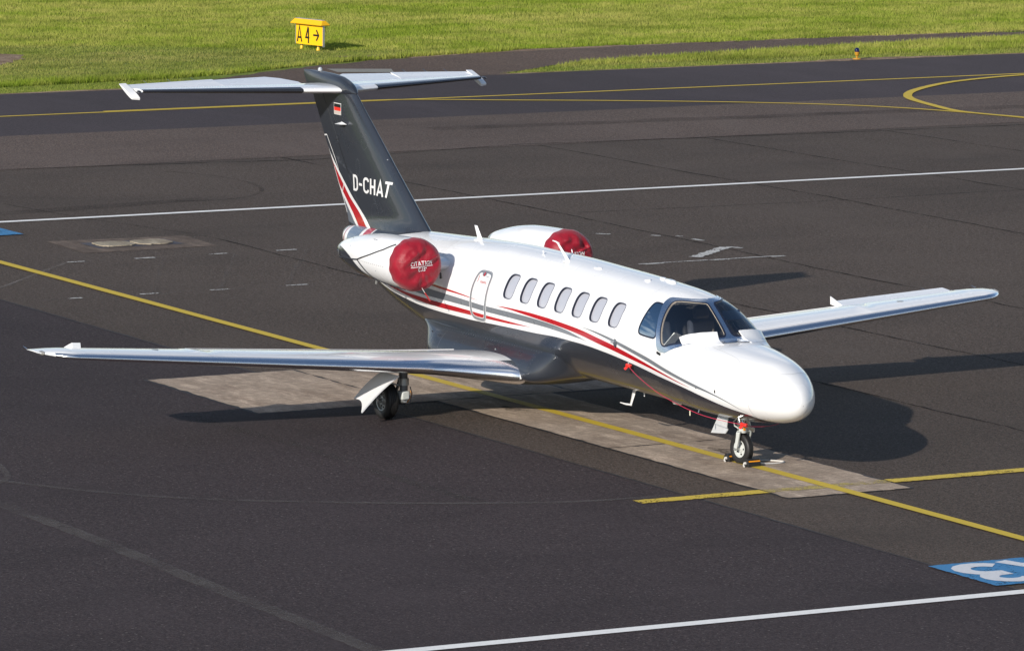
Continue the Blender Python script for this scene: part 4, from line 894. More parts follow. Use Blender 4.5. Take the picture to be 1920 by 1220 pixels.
for sgn in (-1, 1):
    Ys = np.concatenate([np.linspace(.86, 2.2, 18), np.linspace(2.4, 5.60, 14), [5.601], [5.72], [5.721], np.linspace(5.9, 7.5, 10), [7.58, 7.581], np.linspace(7.65, 8.02, 14), np.linspace(8.04, 8.155, 12)])
    def xb(Y): return .70 if .9 < Y <= 5.6005 else (.76 if 5.7205 < Y <= 7.5805 else 1.0)
    wing = wing_mesh('wing', Ys, lambda Y: 0., xb, sgn, WHITE, jet, 30)
    wing.data.set_sharp_from_angle(angle=R(30))
    # polished leading edge skin
    YL = np.concatenate([np.linspace(.86, 2.2, 16), np.linspace(2.4, 7.6, 24), np.linspace(7.66, 8.0, 10)]); rows = []
    for Y in YL:
        u = np.linspace(0, 1, 16)**2*(.062+.07*max(0, (2.6-Y)/1.7)); Pu = wing_pt(np.full(16, Y), u, True, sgn, .0022); Pl = wing_pt(np.full(16, Y), u*.8, False, sgn, .0022); rows.append(np.concatenate([Pu[::-1], Pl[1:]]))
    rows = np.array(rows); rows[..., 0] += .0022; F_ = grid_faces(len(YL), 31); Geo().add(rows, F_ if sgn > 0 else F_[:, ::-1]).build('leading_edge', CHROME, wing)
    gp = Geo()
    for Yv in (5.66, 7.62): gp.add(np.array([[wing_pt(np.array([Yv+d_]), np.array([x_]), True, sgn, .0012)[0] for d_ in (-.004, .004)] for x_ in np.linspace(.70, .99, 8)]), grid_faces(8, 2) if sgn > 0 else grid_faces(8, 2)[:, ::-1]); break
    gp.build('wing_seam', SEAL, wing, False)
    for x_ in (.075, .55):
        gp = Geo(); YY = np.linspace(2.3, 7.6, 40); gp.add(np.array([[wing_pt(np.array([Yv]), np.array([x_+d_]), True, sgn, .0014)[0] for d_ in (-.0025, .0025)] for Yv in YY]), grid_faces(40, 2) if sgn > 0 else grid_faces(40, 2)[:, ::-1]); gp.build('wing_seam', PANEL_LINE, wing, False)
    Y0 = np.linspace(.95, 5.58, 12)
    wing_mesh('flap', Y0, lambda Y: .70, lambda Y: 1., sgn, WHITE, wing, 14, -.004, lambda Y: 20, .72, True)
    Y1 = np.linspace(5.73, 7.56, 10)
    ail = wing_mesh('aileron', Y1, lambda Y: .765, lambda Y: 1., sgn, WHITE, wing, 14, -.001, (-15 if sgn > 0 else 12), .77, True)
    # horn balance at the aileron's outer end
    wing_mesh('aileron_horn', np.linspace(7.44, 7.575, 4), lambda Y: .50, lambda Y: .78, sgn, WHITE, ail, 10, .004, (-13 if sgn > 0 else 13), .77, True)
    if sgn > 0:
        pass
    h0, h1 = wing_pt(np.array([5.71]), np.array([.77]), True, sgn)[0], wing_pt(np.array([5.71]), np.array([1.0]), True, sgn)[0]; up_ = .085 if sgn > 0 else -.06
    e4 = [h0+np.array([0, 0, .0]), h0+np.array([0, 0, -.05]), h1+np.array([-.02, 0, up_-.05]), h1+np.array([-.03, 0, up_+.075])]
    Geo().add(e4+[q+np.array([0, sgn*.012, 0]) for q in e4], [(0, 1, 2, 3), (7, 6, 5, 4), (0, 3, 7, 4), (3, 2, 6, 7), (2, 1, 5, 6), (1, 0, 4, 5)]).build('aileron_end_plate', WHITE, ail, False)
    # static wicks
    for Y in ((6.4, 7.3) if sgn > 0 else (6.6, 7.4)):
        e = wing_pt(np.array([Y]), np.array([1.0]), True, sgn)[0]; e[2] += (.055 if sgn > 0 else -.055)
        Geo().tube([e, e+np.array([-.16, 0, .02])], [.004, .002], 6).build('static_wick', BRIGHT, ail)
    e = np.array([-wing_te(8.0)+.02, sgn*8.1, wing_z(8.1)]); Geo().tube([e, e+np.array([-.13, 0, .02])], [.006, .003], 6).build('static_wick', BRIGHT, wing)
    # nav light glass at the tip, stall strip, fuel cap
    tl = Geo().lathe([(-.13, .0), (-.10, .026), (0, .036), (.08, .028), (.12, .0)], (-7.42, sgn*8.10, wing_z(8.1)+.002), 'x', 14).build('nav_light', mat('nav_glass', (.35, .33, .30), .06, .4, coat=1), wing)
    ring_ = Geo().lathe([(0, .06), (.006, .055), (.007, 0)], tuple(wing_pt(np.array([6.35]), np.array([.33]), True, sgn)[0]-np.array([0, 0, .003])), 'z', 20).build('fuel_cap', STEEL, wing)
    # flap track fairings under the wing
    for Y in (2.9, 1.75, 4.6):
        q = wing_pt(np.array([Y]), np.array([.62]), False, sgn)[0]
        Geo().add([q+np.array(v) for v in ((.25, 0, .0), (-.35, .02, .0), (-.35, -.02, .0), (-.15, .012, -.07), (-.15, -.012, -.07))], [(0, 1, 3), (0, 4, 2), (1, 2, 4, 3), (0, 3, 4)]).build('flap_track', GEARP, wing, False)
    st_ = [wing_pt(np.array([Y]), np.array([.0]), True, sgn)[0]+np.array([.004, 0, -.004]) for Y in np.linspace(1.35, 2.05, 6)]
    Geo().tube(st_, .008, 6).build('stall_strip', BRIGHT, wing)

# --- fin, rudder, bullet
FLE = np.array([(2.00, -10.60), (2.33, -10.98), (2.73, -11.50), (3.15, -12.05), (3.60, -12.62), (4.02, -13.17), (4.29, -13.50)])
FTE = np.array([(2.00, -13.52), (2.24, -13.67), (2.62, -13.93), (3.13, -14.27), (3.50, -14.54), (3.81, -14.74), (4.09, -14.93), (4.29, -15.05)])
FHI = np.array([(2.00, -12.86), (2.49, -13.20), (3.01, -13.60), (3.46, -13.96), (3.98, -14.37), (4.29, -14.60)])
fle = lambda z: np.interp(z, FLE[:, 0], FLE[:, 1]); fte = lambda z: np.interp(z, FTE[:, 0], FTE[:, 1]); fhi = lambda z: np.interp(z, FHI[:, 0], FHI[:, 1])
def fin_half(x, z):
    c = fle(z)-fte(z); q = np.clip((fle(z)-x)/c, 0, 1); tc_ = .115-.005*(z-2.0); fil = np.clip((2.45-z)/.25, 0, 1)**2*.10*np.clip(q*6, 0, 1)
    return af_y(q, tc_)*c*.96+fil*(1-q*.8)
zz = np.concatenate([np.linspace(2.02, 2.5, 10), np.linspace(2.6, 4.24, 18)])
def fin_body(name, xa, xb, m, par, nx=30, lead=False):
    rows = []
    for z in zz:
        a_, b_ = xa(z), xb(z); u = (1-np.cos(np.linspace(0, np.pi/2, nx))) if lead else np.linspace(0, 1, nx); x = a_+(b_-a_)*u; h = fin_half(x, z)
        rows.append(np.concatenate([np.stack([x, -h, 0*x+z], 1)[::-1], np.stack([x, h, 0*x+z], 1)[1 if lead else 0:]]))
    rows = np.array(rows); n, k = rows.shape[:2]; F_ = grid_faces(n, k, True)[:, ::-1].tolist()+[list(range((n-1)*k, n*k))[::-1]]
    return Geo().add(rows, F_).build(name, m, par)
fin = fin_body('fin', fle, lambda z: fhi(z)+.008, SLATE, jet, 34, True)
rud = fin_body('rudder', lambda z: fhi(z)-.010, lambda z: fte(z)+.0, SLATE, jet, 14)
# glossy trim-tab edge on the rudder hinge line
def fin_decal(name, A, B, m, sd=-1, off=.003, n=24, k=10, par=None):
    A = np.array(A, float); B = np.array(B, float)
    f = lambda P: np.stack([np.interp(np.linspace(0, 1, n), np.linspace(0, 1, len(P)), P[:, i]) for i in (0, 1)], 1)
    a_, b_ = f(A), f(B); q = np.linspace(0, 1, k)[None, :, None]; X = a_[:, None]*(1-q)+b_[:, None]*q
    Pd = np.stack([X[..., 0], sd*(fin_half(X[..., 0], X[..., 1])+off), X[..., 1]], -1); F_ = grid_faces(n, k)
    return Geo().add(Pd, F_ if sd > 0 else F_[:, ::-1]).build(name, m, par or fin)
OUT = [(-14.41, 3.32), (-14.30, 3.22), (-14.14, 3.09), (-13.8, 2.85), (-13.46, 2.62), (-13.07, 2.41), (-12.57, 2.17)]
RU = [(-14.33, 3.19), (-14.2, 3.07), (-13.94, 2.87), (-13.57, 2.60), (-13.37, 2.49), (-13.14, 2.37), (-12.76, 2.17)]
RL = [(-14.32, 3.15), (-14.15, 2.90), (-13.98, 2.74), (-13.81, 2.62), (-13.56, 2.43), (-13.36, 2.30), (-13.12, 2.16)]
RL2 = [(-14.27, 3.06), (-14.13, 2.83), (-14.00, 2.69), (-13.86, 2.58), (-13.63, 2.39), (-13.43, 2.26), (-13.21, 2.15)]
ins = lambda P, m_=.018: [(max(x, float(fte(z))+m_), z) for x, z in P]
for sd in (-1, 1):
    # lower aft corner painted in lighter slate
    fin_decal('rudder_grey_panel', ins(RL2), ins([(-14.24, 3.06), (-14.05, 2.80), (-13.97, 2.68), (-13.88, 2.56), (-13.80, 2.44), (-13.72, 2.32), (-13.64, 2.20)], .02), mat('slate_grey_paint', (.11, .125, .15), .3, coat=.8), sd, .003, par=rud)
    fin_decal('white_fin_stripe', ins(OUT), ins(RU), LINEW, sd, .004)
    fin_decal('red_fin_stripe', ins(RU), ins(RL), RED, sd, .0045)
    fin_decal('white_fin_stripe', ins(RL), ins(RL2), LINEW, sd, .005)
    fin_decal('white_fin_stripe', [(-14.525, 3.505), (-14.42, 3.515)], [(-14.52, 3.482), (-14.42, 3.492)], LINEW, sd, .005, par=rud)
    fin_decal('white_fin_stripe', [(-14.425, 3.51), (-14.30, 3.36), (-14.13, 3.17), (-13.99, 3.0)], [(-14.405, 3.51), (-14.275, 3.36), (-14.105, 3.17), (-13.97, 2.99)], LINEW, sd, .006, par=rud)
    fin_decal('white_fin_stripe', ins([(-14.21, 3.02), (-14.02, 2.75), (-13.86, 2.55), (-13.72, 2.33)], .012), ins([(-14.19, 3.02), (-14.00, 2.75), (-13.84, 2.55), (-13.70, 2.33)], .03), LINEW, sd, .0055)
    fin_decal('white_fin_stripe', [(-13.79, 2.79), (-13.90, 2.62)], [(-13.77, 2.79), (-13.875, 2.62)], LINEW, sd, .006)
    # hinge gap and tab gap
    zs = np.linspace(2.16, 4.1, 30)
    fin_decal('hinge_gap', [(float(fhi(z))+.008, z) for z in zs], [(float(fhi(z))-.012, z) for z in zs], BLACK, sd, .0015)
    fin_decal('hinge_edge', [(float(fhi(z))+.016, z) for z in np.linspace(3.43, 4.0, 14)], [(float(fhi(z))+.008, z) for z in np.linspace(3.43, 4.0, 14)], GREY, sd, .004)
    fin_decal('hinge_edge', [(float(fhi(z))+.016, z) for z in np.linspace(2.5, 2.96, 14)], [(float(fhi(z))+.008, z) for z in np.linspace(2.5, 2.96, 14)], GREY, sd, .004)
    # national flag
    f0 = (-14.05, -13.80); fin_decal('national_flag', [(f0[0]-.012, 4.052), (f0[1]+.012, 4.052)], [(f0[0]-.012, 3.868), (f0[1]+.012, 3.868)], LINEW, sd, .004)
    for i, mm in enumerate((SIGNBLK, mat('flag_red_band', (.70, .03, .02), .35), mat('flag_pale_band', (.50, .44, .40), .35))):
        z1 = 4.04-i*.055; fin_decal('flag_band', [(f0[0], z1), (f0[1], z1)], [(f0[0], z1-.055), (f0[1], z1-.055)], mm, sd, .006)
    # registration
    L, w_ = text_lines('D-CHAT', .245, .98, .012, {5: .16})
    sc = 1.36/w_; x0 = -13.375
    def fm(u, v, k, sd=sd, w_=w_, sc=sc):
        X = x0+u*sc if sd < 0 else x0+1.36-u*sc; Z = 2.722+v+.0*u; return (X, sd*(float(fin_half(X, Z))+.0045+.0004*(k % 4)), Z)
    strokes2geo([[tuple(np.array(q[:2])+(0, 0)) for q in l] for l in L], .039, fm).build('registration', LINEW, fin, False)
    # small side strake lamp
    Geo().add([(-13.74, sd*.075, 3.715), (-13.72, sd*.10, 3.745), (-13.56, sd*.10, 3.74), (-13.60, sd*.22, 3.745), (-13.80, sd*.20, 3.735), (-13.72, sd*.10, 3.775), (-13.62, sd*.16, 3.785)], [(0, 4, 3, 2, 1) if sd < 0 else (1, 2, 3, 4, 0), (0, 5, 4), (5, 6, 4), (6, 3, 4), (6, 2, 3), (5, 2, 6), (0, 1, 5)]).build('beacon_strake', WHITE, fin, False)
    # dotted inspection covers
    g = Geo()
    for cx_, cz_, rx_, rz_ in ((-12.95, 3.52, .10, .12), (-12.55, 2.46, .13, .13), (-13.18, 3.10, .07, .13), (-13.92, 3.95, .24, .2)):
        for t in np.linspace(0, 2*np.pi, 26, endpoint=False):
            X, Z = cx_+rx_*math.cos(t), cz_+rz_*math.sin(t); g.box((X, sd*(fin_half(X, Z)+.001), Z), (.006, .004, .006))
    for X in np.arange(-13.0, -11.15, .055): g.box((X, sd*(fin_half(X, 2.30+.0*X)+.001), 2.34-.01*(X+13)), (.006, .004, .006))
    g.build('fin_rivet', RIVET, fin, False)['kind'] = 'stuff'
# leading edge drain mark and lamp
Geo().lathe([(0, .012), (.01, .0)], (-12.18, -.09, 3.31), 'x', 8).build('fin_lamp', BRIGHT, fin)
# bullet fairing on top
bs = np.array([(-13.44, 4.22, 4.26, .03), (-13.52, 4.20, 4.325, .070), (-13.66, 4.18, 4.40, .095), (-13.95, 4.16, 4.475, .105), (-14.32, 4.15, 4.497, .10), (-14.72, 4.15, 4.502, .075), (-15.05, 4.16, 4.495, .035), (-15.26, 4.40, 4.485, .010)])
t = np.linspace(0, 2*np.pi, 28, endpoint=False); rows = []
xs = np.linspace(-13.42, -15.26, 36)
for x in xs:
    zb_, zt_, w_ = [pchip(bs[::-1, 0], bs[::-1, i], np.array([x]))[0] for i in (1, 2, 3)]; zc_ = (zb_+zt_)/2; hz = (zt_-zb_)/2
    rows.append(np.stack([0*t+x, w_*np.sin(t), zc_+hz*np.sign(np.cos(t))*np.abs(np.cos(t))**.75], 1))
Geo().add(np.array(rows), grid_faces(36, 28, True).tolist()+[list(range(28)), list(range(35*28, 36*28))[::-1]]).build('tail_bullet', SLATE, jet)
Geo().lathe([(0, .035), (.03, .035), (.055, .02), (.06, 0)], (-14.70, 0, 4.50), 'z', 16).build('tail_beacon', mat('beacon_lens', (.4, .42, .45), .05, coat=1), jet)

# --- tailplane and elevators
tle = lambda Y: 13.76+(14.93-13.76)*(Y-.12)/3.03; 
tte = lambda Y: 15.25+.075*Y
tz = lambda Y: 4.262
thin = lambda Y: .098
def tp(Y, x, up, off=0):
    le, te = tle(Y), tte(Y); c = te-le; h = af_y(x, .095)*c; return (-(le+x*c), Y, tz(Y)+np.where(up, h+off, -h-off))
def tail_body(name, Ys, xa, xb, m, par, sgn, rot=0, off=0, nx=18, lead=False, scale_tip=None):
    rows = []
    for Y in Ys:
        a_, b_ = xa(Y), xb(Y); u = (1-np.cos(np.linspace(0, np.pi/2, nx))) if lead else np.linspace(0, 1, nx); x = a_+(b_-a_)*u; o_ = off
        xu, _, zu = tp(Y, x, True, o_); xl, _, zl = tp(Y, x, False, o_); r_ = np.concatenate([np.stack([xu, 0*xu+sgn*Y, zu], 1)[::-1], np.stack([xl, 0*xl+sgn*Y, zl], 1)[1 if lead else 0:]])
        if rot:
            hx = -(tle(Y)+.60*(tte(Y)-tle(Y))); dx_ = r_[:, 0]-hx; dz_ = r_[:, 2]-tz(Y); c_, s_ = math.cos(R(rot)), math.sin(R(rot)); r_ = np.stack([hx+dx_*c_+dz_*s_, r_[:, 1], tz(Y)-dx_*s_+dz_*c_], 1)
        rows.append(r_)
    rows = np.array(rows); n, k = rows.shape[:2]; F_ = grid_faces(n, k, True); F_ = (F_ if sgn > 0 else F_[:, ::-1]).tolist(); e = [list(range(k)), list(range((n-1)*k, n*k))[::-1]]
    return Geo().add(rows, F_+(e if sgn > 0 else [q[::-1] for q in e])).build(name, m, par)
for sgn in (-1, 1):
    ts = tail_body('tailplane', np.concatenate([[.05], np.linspace(.12, 3.02, 20)]), lambda Y: 0., lambda Y: .595, WHITE, jet, sgn, lead=True, nx=22)
    rows = []; YB = np.linspace(.66, 3.03, 16)
    for Y in YB:
        u = np.linspace(0, 1, 12)**2*(.085+.05*Y/3); xu, _, zu = tp(Y, u, True, .003); xl, _, zl = tp(Y, u, False, .003); rows.append(np.concatenate([np.stack([xu+.003, 0*xu+sgn*Y, zu], 1)[::-1], np.stack([xl+.003, 0*xl+sgn*Y, zl], 1)[1:]]))
    F_ = grid_faces(len(YB), 23); Geo().add(np.array(rows), F_ if sgn > 0 else F_[:, ::-1]).build('deice_boot', BOOT, ts)
    Geo().lathe([(-.10, .0), (-.03, .020), (.0, .022), (.05, .016), (.075, 0)], (-14.90, sgn*3.09, 4.262), 'y' if False else 'x', 12).build('boot_tip', BOOT, ts)
    ROT = 15
    el = tail_body('elevator', np.linspace(1.60, 3.06, 10), lambda Y: .605, lambda Y: 1., WHITE, jet, sgn, ROT)
    tail_body('elevator_root', np.linspace(.34, 1.59, 8), lambda Y: .605, lambda Y: 1.-.32*np.clip((.62-Y)/.28, 0, 1), WHITE, el, sgn, ROT-2)
    tail_body('elevator_horn', np.linspace(3.06, 3.17, 4), lambda Y: .02, lambda Y: 1., WHITE, el, sgn, 21, -.002+.006)
    for Y in (1.9, 2.3, 2.7):
        hx = (tle(Y)+.6*(tte(Y)-tle(Y))); Lc = .4*(tte(Y)-tle(Y)); e = np.array([-(hx+Lc*math.cos(R(ROT))), sgn*Y, tz(Y)+Lc*math.sin(R(ROT))])
        Geo().tube([e, e+np.array([-.13, 0, .035])], [.004, .002], 6).build('static_wick', BRIGHT, el)
    g = Geo()
    for Y in np.arange(.7, 3.0, .04):
        for xx in (.22, .42): x_, _, z_ = tp(Y, np.array(xx), True, .001); g.box((float(x_), sgn*Y, float(z_)), (.006, .006, .004))
    g.build('tail_rivet', mat('pale_rivet', (.55, .55, .56), .5), ts, False)['kind'] = 'stuff'

# --- tail cone fairing with stripes (behind the engine)
for sd in (1, -1):
    for nm, s0_, s1_, m_ in (('tail_grey_band', 12.72, 13.22, paint_mat('blue_grey_paint', (.13, .16, .21), .25)), ('tail_red_band', 12.36, 12.60, RED), ('tail_red_pinstripe', 13.36, 13.39, RED), ('tail_end_cap', 13.50, 13.71, SLATE)):
        S_, K_ = np.meshgrid(np.linspace(s0_, s1_, 8), np.linspace(0, 1, 14), indexing='ij'); A_ = .12+(2.1-.12)*K_; conform(nm, S_-(.12*(K_-.5) if s1_ < 13.3 else 0), A_, m_, off=.006, side=sd)
    S_, K_ = np.meshgrid(np.linspace(11.02, 12.34, 26), np.linspace(0, 1, 12), indexing='ij'); af_ = a_of_z(S_[:, :1], 2.30-.16*np.clip((S_[:, :1]-11.0)/.9, 0, 1.6)); conform('fin_root_paint', S_, K_*af_, SLATE, off=.003, side=sd)

# --- engines
NR = np.array([(8.86, .372), (8.92, .385), (9.05, .391), (9.3, .388), (9.7, .376), (10.0, .36), (10.3, .333), (10.55, .30), (10.8, .255), (11.0, .213), (11.10, .19)])
nr = lambda s: pchip(NR[:, 0], NR[:, 1], s)
ncz = lambda s: np.interp(s, [8.8, 10, 11.4], [2.086, 2.086, 2.055])
for sgn in (-1, 1):
    YC = 1.31
    def npt(s, ph, off=0.): r_ = nr(np.clip(s, 8.86, 11.10))+off; return np.stack([-s+0*ph, sgn*(YC+r_*np.sin(ph)), ncz(s)+r_*np.cos(ph)], -1)
    S_, H_ = np.meshgrid(np.linspace(8.86, 11.10, 60), np.linspace(0, 2*np.pi, 72, endpoint=False), indexing='ij')
    F_ = grid_faces(60, 72, True); F_ = F_ if sgn > 0 else F_[:, ::-1]
    eng = Geo().add(npt(S_, H_), F_).build('engine', WHITE, jet)
    # inlet interior closed by a fan disc
    Geo().lathe([(-8.86, .372), (-8.84, .35), (-8.90, .31), (-9.2, .29), (-9.2, 0)], (0, sgn*YC, 2.086), 'x', 40).build('inlet', CHROME, eng)
    # dark aft cap and nozzle
    Geo().lathe([(-11.095, .189), (-11.16, .172), (-11.23, .148), (-11.29, .122), (-11.30, .112), (-11.2, .10), (-11.12, .0)], (0, sgn*YC, 2.062), 'x', 40).build('exhaust_cap', paint_mat('slate_blue_paint', (.020, .045, .085), .2, 1.0), eng)
    def nac_patch(name, sp, p_up, p_lo, m, off):
        sp = np.array(sp); k = np.linspace(0, 1, 8)[None]; a_ = R(1)*np.array(p_up); b_ = R(1)*np.array(p_lo); q = np.linspace(sp.min(), sp.max(), 40); u = np.interp(q, sp, a_)[:, None]; l = np.interp(q, sp, b_)[:, None]
        F_ = grid_faces(40, 8); return Geo().add(npt(np.repeat(q[:, None], 8, 1), u+(l-u)*k, off), F_ if sgn > 0 else F_[:, ::-1]).build(name, m, eng)
    nac_patch('engine_dark_stripe', [9.85, 10.12, 10.32, 10.52, 10.75, 11.09], [146, 127, 106, 90, 78, 60], [148, 152, 150, 146, 143, 140], SLATE, .002)
    nac_patch('engine_red_stripe', [9.15, 9.8, 10.3, 10.8, 11.09], [162, 158, 154, 147, 142], [166, 166, 163, 156, 150], RED, .002)
    g = Geo()
    for s in np.arange(9.25, 10.95, .07): g.box(npt(np.array(s), np.array(R(97))), (.012, .006, .01))
    g.build('cowl_latch', RIVET, eng, False)['kind'] = 'stuff'
    for s, ph in ((9.75, 38), (9.83, 37), (9.55, 112), (10.55, 62), (10.7, 30)):
        Geo().box(npt(np.array(float(s)), np.array(R(ph)), .0), (.05 if ph in (38, 37) else .012, .008, .012)).build('cowl_slot', GREY, eng, False)
    Geo().tube([npt(np.array(10.15), np.array(R(178))), npt(np.array(10.18), np.array(R(178)), .08)], [.025, .018], 10).build('drain_mast', STEEL, eng)
    # pylon
    rows = []
    for y_ in (.55, .75, .95, 1.1):
        x = np.concatenate([(1-np.cos(np.linspace(0, np.pi, 20)))/2]); le_, te_ = 9.05, 10.75; yt = af_y(x, .16)*(te_-le_)*.75
        rows.append(np.concatenate([np.stack([-(le_+x*(te_-le_)), 0*x+sgn*y_, 2.02+yt], 1)[::-1], np.stack([-(le_+x*(te_-le_)), 0*x+sgn*y_, 2.02-yt], 1)[1:-1]]))
    F_ = grid_faces(4, 38, True); Geo().add(np.array(rows), F_ if sgn > 0 else F_[:, ::-1]).build('pylon', WHITE, jet)
    # --- red intake cover (its own thing)
    lab = ('red fabric intake cover on the near engine, lettered CITATION CJ3+' if sgn < 0 else 'red fabric intake cover on the far engine, partly hidden by the cabin roof')
    cv = thing('intake_cover', lab, 'engine cover', (-8.9, sgn*YC, 2.086), 'red engine intake covers')
    prof_c = np.array([(8.725, .0), (8.725, .06), (8.725, .12), (8.724, .18), (8.722, .24), (8.724, .275), (8.735, .305), (8.76, .335), (8.795, .362), (8.84, .385), (8.89, .398), (8.94, .402), (8.98, .401), (9.03, .397), (9.035, .388)])
    tt = np.concatenate([[0], np.cumsum(np.hypot(np.diff(prof_c[:, 0]), np.diff(prof_c[:, 1])))]); q = np.linspace(0, tt[-1], 64); sx = pchip(tt, prof_c[:, 0], q); rx = np.maximum(pchip(tt, prof_c[:, 1], q), .0005)
    H = np.linspace(0, 2*np.pi, 160, endpoint=False); sd_ = 1.0 if sgn < 0 else 2.6
    def wrink(r_, ph):
        y_, z_ = r_*np.sin(ph), r_*np.cos(ph); f = smst((r_-.05)/.2)
        w_ = .009*f*np.sin(ph*9+2*np.sin(ph*2+sd_))*smst(1-(r_-.3)/.1)*(.55+.45*np.sin(ph*2+sd_))
        w_ += .013*np.sin(22*y_+9*z_+sd_*3+2.5*np.sin(13*z_+sd_))*smst((z_+.10)/.25)*smst((.33-r_)/.08)
        w_ += .009*np.sin(31*z_-18*y_+sd_)*smst((.35-r_)/.1)
        ridge = np.exp(-((z_-.05-.35*(y_-.0))/.018)**2)*smst((y_+.02)/.12)*smst((.36-r_)/.1); w_ += .022*ridge
        if sgn > 0: w_ += .016*np.sin(34*y_+6*np.sin(5*z_))*smst((z_+.02)/.15)*smst((.37-r_)/.08)
        return w_
    RR, HH = np.meshgrid(rx, H, indexing='ij'); SX = np.repeat(sx[:, None], 160, 1)
    W = wrink(RR, HH); puck = .006*np.sin(HH*14+sd_)*smst((SX-8.9)/.12)+.004*np.sin(HH*8)*smst((SX-8.78)/.1)*smst((9.0-SX)/.1)
    X = -(SX)+W; Rr_ = RR+puck*(RR > .3)
    F_ = grid_faces(64, 160, True)[:, ::-1]
    PV = np.stack([X, sgn*YC+Rr_*np.sin(HH), 2.086+Rr_*np.cos(HH)], -1)
    body = Geo().add(PV, F_).build('cover_cloth', COVER, cv)
    # seams across the side band
    for hq in np.linspace(0, 2*np.pi, 9)[:-1]+.25:
        qs = np.linspace(8.745, 9.02, 12); rq = np.interp(qs, prof_c[4:, 0], prof_c[4:, 1])+.002
        Geo().tube(np.stack([-qs, sgn*YC+rq*np.sin(hq), 2.086+rq*np.cos(hq)], 1), .0022, 5, False).build('cover_seam', mat('seam_thread', (.12, .0, .01), .6), body)
    def face(u, v, lift): 
        r_ = math.hypot(u, v); ph = math.atan2(u, v); s_ = float(np.interp(r_, prof_c[:9, 1], prof_c[:9, 0])); return (-s_+float(wrink(np.array(r_), np.array(ph)))+lift, sgn*YC+u, 2.086+v)
    th_ = R(4)
    def place(lines, h, wd, u0, v0, nm):
        dens = []
        for l in lines:
            o_ = []
            for p_, q_ in zip(l[:-1], l[1:]):
                nn_ = max(1, int(math.hypot(q_[0]-p_[0], q_[1]-p_[1])/.012)); o_ += [(p_[0]+(q_[0]-p_[0])*i/nn_, p_[1]+(q_[1]-p_[1])*i/nn_) for i in range(nn_)]
            dens.append(o_+[l[-1]])
        c_, s_ = math.cos(th_), math.sin(th_)
        strokes2geo(dens, wd, lambda u, v, k: face(c_*(u0+u)-s_*(v0+v), s_*(u0+u)+c_*(v0+v), .006+.0003*(k % 3))).build(nm, LINEW, body, False)
    L, w1 = text_lines('CITATION', .064, 1.12, .003); 
    place(L, .064, .0085, -w1/2-.005, .012, 'cover_lettering'); place([[(0, 0), (w1, 0)]], .01, .008, -w1/2-.005, -.006, 'cover_underline')
    L, w2 = text_lines('CJ3+', .060, 1.0, .004); place(L, .06, .0085, -w2/2+.01, -.078, 'cover_lettering')
    # straps back over the nacelle, and the red warning tag
    def strap(pts, r_=.009):
        pts = np.array(pts, float); t_ = np.linspace(0, 1, len(pts)); q = np.linspace(0, 1, 40); return npt(np.interp(q, t_, pts[:, 0]), R(1)*np.interp(q, t_, pts[:, 1]), r_)
    Geo().tube(strap([(9.07, 41), (9.32, 59), (9.69, 76), (10.17, 95)]), .009, 6).build('strap', CORD, cv)
    Geo().tube(strap([(10.17, 95), (10.01, 111), (9.81, 137), (9.6, 150), (9.3, 158), (9.03, 163)]), .008, 6).build('strap', CORD, cv)
    Geo().tube(strap([(10.17, 95), (10.45, 99), (10.8, 104), (11.05, 112)]), .011, 6).build('strap', CORD, cv)
    Geo().tube([(-8.93, sgn*(YC-.37), 1.98), (-8.90, sgn*(YC-.41), 1.93), (-8.91, sgn*(YC-.42), 1.86)], [.02, .016, .022], 8).build('buckle', BLACK, cv)
    b0 = np.array([-8.76, sgn*YC+.02, 2.086-.335]); e0 = b0+np.array([.10, .08, -.19])
    Geo().tube([b0, b0+np.array([.03, .02, -.05]), e0*.4+b0*.6], .004, 6).build('tag_string', ROPE, cv)
    a_ = e0*.35+b0*.65; Geo().add([a_+np.array([0, -.012, 0]), a_+np.array([0, .012, 0.]), e0+np.array([.01, .013, 0]), e0+np.array([.01, -.013, 0]), a_+np.array([.004, -.012, 0]), a_+np.array([.004, .012, 0.]), e0+np.array([.014, .013, 0]), e0+np.array([.014, -.013, 0])], [(3, 2, 1, 0), (4, 5, 6, 7), (0, 1, 5, 4), (2, 3, 7, 6), (1, 2, 6, 5), (3, 0, 4, 7)]).build('warning_tag', mat('faded_red_tag', (.35, .02, .02), .7), cv, False)

